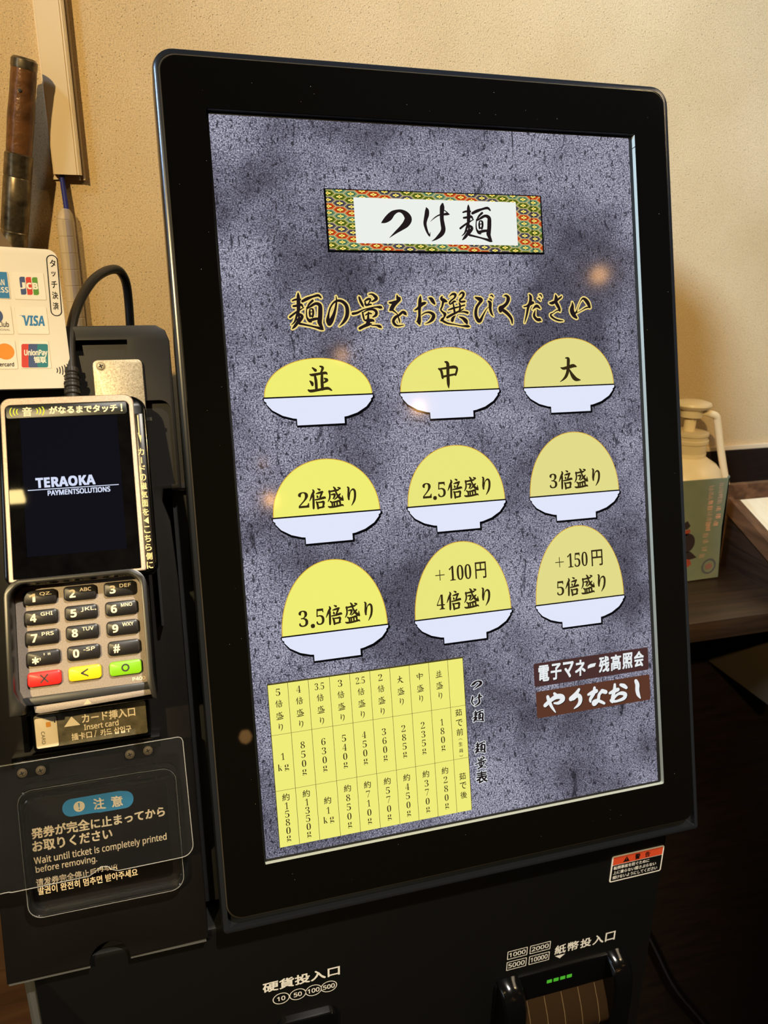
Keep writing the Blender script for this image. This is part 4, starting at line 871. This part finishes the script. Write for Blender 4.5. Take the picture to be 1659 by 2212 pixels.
# the capsule follows the board's right edge
b.v = [(x - 0.0 + (y - 20) * 0.035, y, z) for x, y, z in b.v]
for i, ch in enumerate('タッチ決済'):
    y = 33.4 - i * 6.3; x = 13.95 + (y - 20) * 0.045
    b.text(ch, x - (1.5 if ch != 'ッ' else 1.1), y - (2.1 if ch != 'ッ' else 1.4), x + (1.5 if ch != 'ッ' else 1.1), y + (2.1 if ch != 'ッ' else 1.4), 0.12, bold=0.06)
part('touch_payment_lettering', b, M_ink, C, sg)
b = MB()
for i in range(5):
    x = 8.9 + i * 1.45; h_ = 1.6 + i * 0.7
    pts = [(x + 0.9 * math.cos(R(a)) + 0.12 * math.sin(R(a)), -29.6 + h_ * math.sin(R(a))) for a in range(-60, 61, 15)]
    b.add([(p[0], p[1], 0.12) for p in pts] + [(p[0] + 0.55, p[1], 0.12) for p in pts], [(i_, i_ + 1, len(pts) + i_ + 1, len(pts) + i_) for i_ in range(len(pts) - 1)])
part('contactless_mark', b, M_ink, C, sg)
M_pale_line = mat('pale_shadow_line', (214, 200, 176)); M_lb = mat('logo_blue', (58, 130, 186)); M_lr = mat('logo_red', (214, 66, 52)); M_lg = mat('logo_green', (96, 152, 58)); M_ln = mat('logo_navy', (70, 88, 132))
M_lt = mat('logo_teal', (42, 128, 136)); M_lo = mat('logo_orange', (238, 150, 50)); M_lbk = mat('logo_black', (40, 34, 30)); M_lw = mat('logo_white', (248, 240, 224))
LM = [M_card, M_pale_line, M_lb, M_lr, M_lg, M_ln, M_lt, M_lo, M_lbk, M_lw]
def card(x0, y0, x1, y1):
    b = MB().slab(x0 - 0.1, y0 - 0.25, x1 + 0.25, y1 + 0.05, 0.8, 0, 0.12, mi=1); b.slab(x0, y0, x1, y1, 0.7, 0, 0.2, mi=0); return b
def cp(b): return part('logo_card', b, LM, C, sg)
b = card(-7.8, 11.6, 8.7, 27.3)
for i, (mi, ch) in enumerate(((5, 'J'), (3, 'C'), (4, 'B'))):
    x = -4.3 + i * 3.3; b.flat(rr(x, 14.2, x + 2.9, 24.6, (0.1, 1.2, 0.1, 1.2), 4), 0.24, mi)
    b.text(ch, x - 0.1 + (0.3 if ch != 'J' else -0.1), 17.6, x + 2.6, 21.2, 0.28, 'sansb', bold=0.12, mi=9)
cp(b)
b = card(-8.6, -8.4, 8.0, 7.2); b.text('VISA', -5.2, -3.7, 6.1, 2.2, 0.24, 'sansb', bold=0.1, mi=2, shear=0.12); b.flat([(-6.9, 2.2), (-4.6, 2.2), (-4.6, 0.8), (-5.4, 1.9)], 0.24, 2); cp(b)
b = card(-8.9, -28.2, 6.9, -12.5)
sk = lambda p: [(x + (y + 21) * 0.1, y) for x, y in p]
b.flat(sk(rr(-8.0, -27.8, -3.0, -14.2, (1, 0.1, 0.1, 1), 4)), 0.24, 3); b.flat(sk(rr(-4.4, -27.8, 1.4, -14.2, (1, 0.1, 0.1, 1), 4)), 0.27, 5); b.flat(sk(rr(0.2, -27.8, 5.9, -14.2, (1, 1, 1, 1), 4)), 0.30, 6)
b.text('UnionPay', -6.6, -21.8, 5.4, -17.6, 0.34, 'sans', bold=0.12, mi=9, shear=0.1); b.text('银联', -1.7, -25.2, 4.6, -21.6, 0.34, bold=0.12, mi=9); cp(b)
b = card(-26.5, 11.6, -10.0, 27.0); b.slab(-26.0, 11.8, -10.4, 26.9, 0.2, 0.2, 0.24, mi=2); b.text('AMERICAN', -25.5, 19.2, -12.2, 22.6, 0.28, 'sansb', mi=9); b.text('EXPRESS', -25.2, 15.0, -10.7, 18.2, 0.28, 'sansb', mi=9); cp(b)
b = card(-27.4, -8.6, -10.6, 7.2); b.flat(circ(-19.4, 1.6, 4.4, 28), 0.24, 5); b.text('Diners Club', -26.6, -4.6, -12.6, -1.6, 0.24, 'sans', bold=0.06, mi=8); b.text('INTERNATIONAL', -26.4, -6.8, -12.2, -5.6, 0.24, 'sans', mi=8); cp(b)
b = card(-27.6, -28.4, -10.6, -12.4); b.flat(circ(-21.6, -18.6, 4.6, 28), 0.24, 3); b.flat(circ(-16.0, -18.6, 4.6, 28), 0.27, 7); b.text('mastercard', -25.4, -27.0, -12.4, -24.8, 0.24, 'sans', bold=0.08, mi=8); cp(b)

# ---------------------------------------------------------------- on the wall
dc = thing('cable_duct', (-87.5, WY, 1390), 'cream plastic cable duct running down the plaster wall, open at its end', 'cable duct')
ch_ = [(-96.9, WY - 1.5), (-96.9, WY - 10), (-95.9, WY - 11), (-79.4, WY - 11), (-78.4, WY - 10.2), (-78.2, WY - 1.5), (-79.2, WY - 1.5), (-79.4, WY - 9.6), (-80.2, WY - 10), (-95.2, WY - 10), (-95.9, WY - 9.4), (-95.9, WY - 1.5)]
def vprism(poly, z0, z1, mi=0, b_=None):
    b_ = b_ or MB(); return b_.loft([[(x, y, z0) for x, y in poly], [(x, y, z1) for x, y in poly]], mi)
part('duct_cover', vprism(ch_, 1391, 2300), M_duct, I, dc)
rg = MB()
for x in (-82.2, -80.6): vprism([(x, WY - 10.9), (x, WY - 11.5), (x + 0.6, WY - 11.5), (x + 0.6, WY - 10.9)], 1391, 2300, 0, rg)
part('cover_ridges', rg, M_duct, I, dc, kind='stuff')
bs_ = MB(); vprism([(-98.2, WY), (-98.2, WY - 2.0), (-76.8, WY - 2.0), (-76.8, WY)], 1388.2, 2300, 0, bs_)
vprism([(-77.9, WY - 2), (-77.9, WY - 6.5), (-76.9, WY - 6.5), (-76.9, WY - 2)], 1388.2, 2300, 0, bs_); vprism([(-80.6, WY - 2), (-80.6, WY - 5.5), (-79.9, WY - 5.5), (-79.9, WY - 2)], 1388.2, 2300, 0, bs_)
vprism([(-95.2, WY - 2), (-95.2, WY - 5.5), (-94.5, WY - 5.5), (-94.5, WY - 2)], 1388.2, 2300, 0, bs_)
part('duct_base', bs_, M_duct, I, dc)
bc = thing('blue_cable', (-91.5, WY - 6, 1300), 'thin blue cable leaving the cream duct into a clear sleeve', 'cable')
part('sheath', MB().tube([(-92.0, WY - 6, 1480), (-92.0, WY - 6, 1395), (-91.3, WY - 7, 1368), (-91.4, WY - 8, 1330), (-91.8, WY - 8, 1280), (-92, WY - 8, 1180)], 1.75, 14), M_bluec, I, bc)
sl = thing('clear_spiral_sleeve', (-92.5, WY - 8, 1200), 'milky clear wrap sleeve around the blue cable on the plaster wall', 'cable sleeve')
b = MB(); P_ = []; Rd = []
z = 1369.0
P_.append((-91.8, WY - 8, z)); Rd.append(2.8); P_.append((-92.2, WY - 8, z - 3)); Rd.append(4.9); z -= 7
while z > 1180:
    P_ += [(-92.8, WY - 8, z), (-92.8, WY - 8, z - 0.4), (-92.8, WY - 8, z - 0.9)]; Rd += [5.9, 5.5, 5.9]; z -= 11.2
b.tube(P_, 1, 24, rad=Rd, sub=1)
b.f = b.f[:-2]; b.m = b.m[:-2]
part('sleeve', b, M_sleeve, I, sl)
pp = thing('rusty_metal_rod', (-124, 236, 1330), 'rusty brown rod in a worn gunmetal tube, leaning against the plaster wall', 'rod')
ax0 = Vector((-104.6, 232, 1457)); ax1 = Vector((-134, 244, 1310)); dr = (ax1 - ax0)
pt_ = lambda t: tuple(ax0 + dr * t)
part('rusty_core', MB().tube([pt_(t) for t in (0.03, 0.06, 0.14, 0.22, 0.32, 0.38, 0.42)], 1, 28, rad=[7.6, 7.9, 7.9, 8.4, 8.2, 8.0, 7.8], sub=3), M_rust, I, pp)
part('end_cap', MB().tube([pt_(t) for t in (-0.004, 0.006, 0.03, 0.04)], 1, 28, rad=[6.6, 8.0, 8.1, 7.9], sub=1), M_gun, I, pp)
part('gunmetal_tube', MB().tube([pt_(t) for t in (0.375, 0.38, 0.47, 0.475, 0.48, 0.70, 0.705, 0.71, 0.72, 0.73, 1.0)], 1, 28, rad=[8.0, 8.9, 8.9, 8.6, 8.9, 8.9, 8.5, 8.9, 8.5, 8.9, 8.6], sub=1), M_gun, I, pp)
hp = ax0 + dr * 0.13 + Vector((-0.5, -8.0, 0)); bb_ = MB().lathe([(1.1, -0.4), (1.1, 0.5), (0.5, 0.6)], 0, 0, 12)
part('rivet', bb_, M_black, Matrix.Translation(hp * MM) @ Matrix.Rotation(R(90), 4, 'X'), pp)
wc = thing('black_power_cable', (560, WY - 12, 300), 'black cable slanting down the dark panelling beside the ticket machine', 'cable')
part('cable_run', MB().tube([(440, 245, 640), (504, 246, 523), (552, 246, 431), (619, 247, 335), (700, 248, 210), (760, 240, 60), (780, 200, 6), (840, 120, 5)], 4.6, 12), M_gloss, I, wc)

sc_ = thing('side_counter', (-400, 170, 0), 'brown wooden counter at the lower left, beside the ticket machine', 'counter')
M_cnt = wood('mid_brown_counter_wood', (74, 50, 32), (100, 70, 46), (14, 14, 90), rough=0.5)
part('counter_body', MB().box(-700, 90, 0, -152, 252, 850), M_cnt, I, sc_)
part('counter_top', MB().box(-706, 84, 850, -150, 252, 874, b=1.5), M_cnt, I, sc_)

# ---------------------------------------------------------------- shelf on the right and what stands on it
sh = thing('wooden_shelf', (560, 190, 1042), 'brown wooden shelf along the dark panelling beside the monitor', 'shelf')
part('shelf_board', MB().box(318, 97, 1042, 1500, 254, 1060, b=1.5), M_shelf, I, sh)
M_brk = mat('dull_steel_bracket', (112, 96, 74), rough=0.4, metal=0.6)
part('shelf_bracket', MB().box(518, 150, 920, 525, 253, 1042, b=0.8), M_brk, I, sh)
part('shelf_bracket', MB().box(1100, 150, 920, 1107, 253, 1042, b=0.8), M_brk, I, sh)
sd = thing('slanted_display_stand', (600, 170, 1060), 'dark framed slanted stand with a pale cream top, at the end of the brown shelf', 'stand')
def slant(y): return 1128 - (198 - y) * 0.42
def side(x0, x1, ya, yb, d0, d1): # strip following the slope between ya (front) and yb (back)
    return [(x0, ya, slant(ya) - d1), (x1, ya, slant(ya) - d1), (x1, yb, slant(yb) - d1), (x0, yb, slant(yb) - d1), (x0, ya, slant(ya) - d0), (x1, ya, slant(ya) - d0), (x1, yb, slant(yb) - d0), (x0, yb, slant(yb) - d0)]
part('side_panel', MB().hull([(469, 62, 1060.2), (475, 62, 1060.2), (475, 198, 1060.2), (469, 198, 1060.2), (469, 62, slant(62) - 10), (475, 62, slant(62) - 10), (475, 198, slant(198) - 10), (469, 198, slant(198) - 10)]), M_darkwood, I, sd)
part('frame_rail', MB().hull(side(466, 471, 56, 198, 0, 15)).hull(side(471, 479, 56, 198, 2.4, 15)), M_rail, I, sd)
part('back_rail', MB().box(466, 198, 1060.2, 900, 205, 1140, b=1), M_rail, I, sd)
part('cream_top', MB().hull(side(479, 900, 56, 197, 2.6, 9)), M_pale, I, sd)
part('inner_fill', MB().hull([(475, 66, 1060.2), (896, 66, 1060.2), (896, 196, 1060.2), (475, 196, 1060.2), (475, 66, slant(66) - 12), (896, 66, slant(66) - 12), (896, 196, slant(196) - 12), (475, 196, slant(196) - 12)]), M_darkwood, I, sd)
# pump bottle
pb = thing('pump_bottle', (423, 212, 1060), 'cream plastic pump bottle with a long bent spout, half hidden by the monitor', 'bottle')
BF = Matrix.Translation((0.423, 0.212, 1.0603))
part('bottle_body', MB().lathe([(33, 0), (37, 2), (38, 6), (38, 76), (36, 84), (33, 95), (28, 101), (20, 106), (17.5, 108), (17.5, 112)], n=48), M_bottle, BF, pb)
part('neck_collar', MB().lathe([(17.4, 107), (17.4, 120), (18.4, 121), (18.4, 123.5), (17.0, 124.5), (17.0, 127), (18.0, 128), (17.8, 130), (14, 131)], n=40), M_bclear, BF, pb)
ph_ = part('pump_head', MB().lathe([(5.2, 130), (5.2, 143), (9.5, 144), (10, 150), (15.6, 153), (16.8, 155), (16, 157), (11, 158.4), (1, 159)], n=40), M_bottle, BF, pb)
part('spout', MB().tube([(7, -4, 149), (16, -8, 147), (20.5, -9, 144.5), (22.5, -9, 139), (31, -10, 110), (41, -11, 80)], 3.3, 16, sub=5), M_bottle, BF, ph_)
# upright card with vertical print
mc = thing('upright_menu_card', (415, 170, 1060), 'grey-green upright card with faded vertical writing, standing before the pump bottle', 'card')
CF = Matrix.Translation((0.0, 0.170, 1.0603))
part('card_sheet', MB().hull([(360, -1, 0), (443.4, -1, 1.4), (443.4, 0.6, 1.4), (360, 0.6, 0), (360, -1, 97), (438.6, -1, 97), (438.6, 0.6, 97), (360, 0.6, 97)]), M_green, CF, mc)
part('card_lip', MB().hull([(438.6, -1, 50), (443.4, -1, 1.4), (444.0, 1.5, 1.4), (439.6, 1.5, 50), (437.6, -1, 98), (438.6, -1, 99), (439.2, 1.5, 99), (438.2, 1.5, 98)]), M_green, CF, mc)
b = MB(); random.seed(11)
def mark(cx, cz, w, h, mi):                                     # a worn brush mark, illegible in the photograph
    for k in range(3):
        y_ = cz + (k - 1) * h * 0.3; b.add([(cx - w * random.uniform(.2, .5), -1.15, y_), (cx + w * random.uniform(.2, .5), -1.15, y_ + h * random.uniform(-.1, .15)), (cx + w * .4, -1.15, y_ + h * 0.16), (cx - w * .4, -1.15, y_ + h * 0.13)], [(0, 1, 2, 3)], mi)
for i, (x, z) in enumerate(((431, 90.5), (431.3, 85.7), (431.6, 80.5), (431.6, 75), (432, 68.7), (432.6, 61.5), (431.4, 55))): mark(x, z, 6.2, 5.4, 0 if i > 3 else 1)
for i, (x, z) in enumerate(((420.8, 89), (421.5, 84.5), (421.8, 80), (422.2, 75), (422.8, 70), (423.2, 65), (423.4, 60), (423.2, 55), (423.6, 50.5), (422.4, 44), (423.4, 38), (423.4, 31), (421.8, 24))): mark(x, z, 6.8, 4.8, 0 if i in (2, 3, 4, 7, 8) else 1)
part('worn_lettering', b, [mat('faded_pink_print', (226, 164, 126)), mat('faded_grey_pink_print', (186, 152, 124))], CF, mc)
b = MB()
def vflat(poly, mi): b.add([(x, -1.2, z) for x, z in poly], [tuple(range(len(poly)))], mi)
vflat(circ(403, 38.5, 9, 22, 9.5), 0); vflat([(396, 50), (404.8, 52), (405.6, 49), (402, 46), (396, 47)], 1); vflat([(396, 57), (401, 60), (404.8, 55), (402, 52), (396, 52)], 0)
vflat([(400, 31), (409, 30), (416.3, 23.6), (410, 22.4), (400, 24)], 0); vflat([(400, 24), (409, 23), (411.6, 17.6), (408, 15), (400, 15)], 1); vflat([(394, 47), (401, 47), (400, 28), (394, 28)], 1)
part('figure_print', b, [mat('dark_plum_print', (48, 38, 38)), mat('faded_red_print', (150, 66, 48))], CF, mc)
b = MB(); o_ = circ(431.0, 13.6, 7.6, 28, 7.6); i_ = circ(431.0, 13.6, 5.9, 28, 5.9); n_ = 28
b.add([(x, -1.2, z) for x, z in o_ + i_], [(k, (k + 1) % n_, n_ + (k + 1) % n_, n_ + k) for k in range(n_)], 0)
b.add([(x, -1.2, z) for x, z in circ(431.0, 13.6, 3.8, 20, 3.0)], [tuple(range(20))], 1)
part('round_stamp', b, [mat('slate_stamp', (84, 86, 90)), mat('dull_red_stamp', (140, 100, 88))], CF, mc)

# ---------------------------------------------------------------- lamps hung in the room (they mirror in the glass)
def pendant(x, y, z, label, e=14.0, r=24):
    t = thing('pendant_lamp', (x, y, z), label, 'lamp', 'pendant lamps over the dining room')
    fr = Matrix.Translation((x * MM, y * MM, z * MM))
    part('bulb', MB().lathe([(2, -r), (r * 0.7, -r * 0.7), (r, 0), (r * 0.7, r * 0.7), (r * 0.4, r)], n=20), mat('warm_bulb_glow', (255, 230, 190), rough=0.4, emit=(255, 188, 110), estr=e), fr, t)
    part('lamp_holder', MB().lathe([(r * 0.5, r), (r * 0.5, r * 2), (3, r * 2.2)], n=16), M_black, fr, t)
    part('flex', MB().tube([(0, 0, r * 2.1), (0, 0, 2600 - z)], 2, 8, sub=1), M_black, fr, t)
for x, y, z, e, r, w in ((275, -1866, 1685, 60, 17, 'mirrored beside the middle left bowl'), (819, -1881, 1977, 60, 20, 'mirrored on the white bowl in the top row'), (592, -1957, 2211, 20, 24, 'mirrored above the top left bowl'),
                      (1387, -1529, 2277, 26, 26, 'mirrored at the upper right of the slate picture'), (132, -1972, 978, 5, 20, 'mirrored beside the yellow weight table'), (321, -2311, 1942, 10, 16, 'mirrored between the left bowls')):
    pendant(x, y, z, 'warm pendant lamp behind the viewer, ' + w, e, r)
fxl = thing('ceiling_spot_lamp', (-316, -830, 2000), 'bright square lamp head that mirrors in the terminal display', 'lamp')
part('lamp_glass', MB().box(-334, -845, 1990, -300, -815, 2000, b=3), mat('lamp_glow', (255, 240, 200), emit=(255, 226, 150), estr=34), I, fxl)
part('lamp_stem', MB().box(-322, -836, 2000, -310, -824, 2600), M_black, I, fxl)
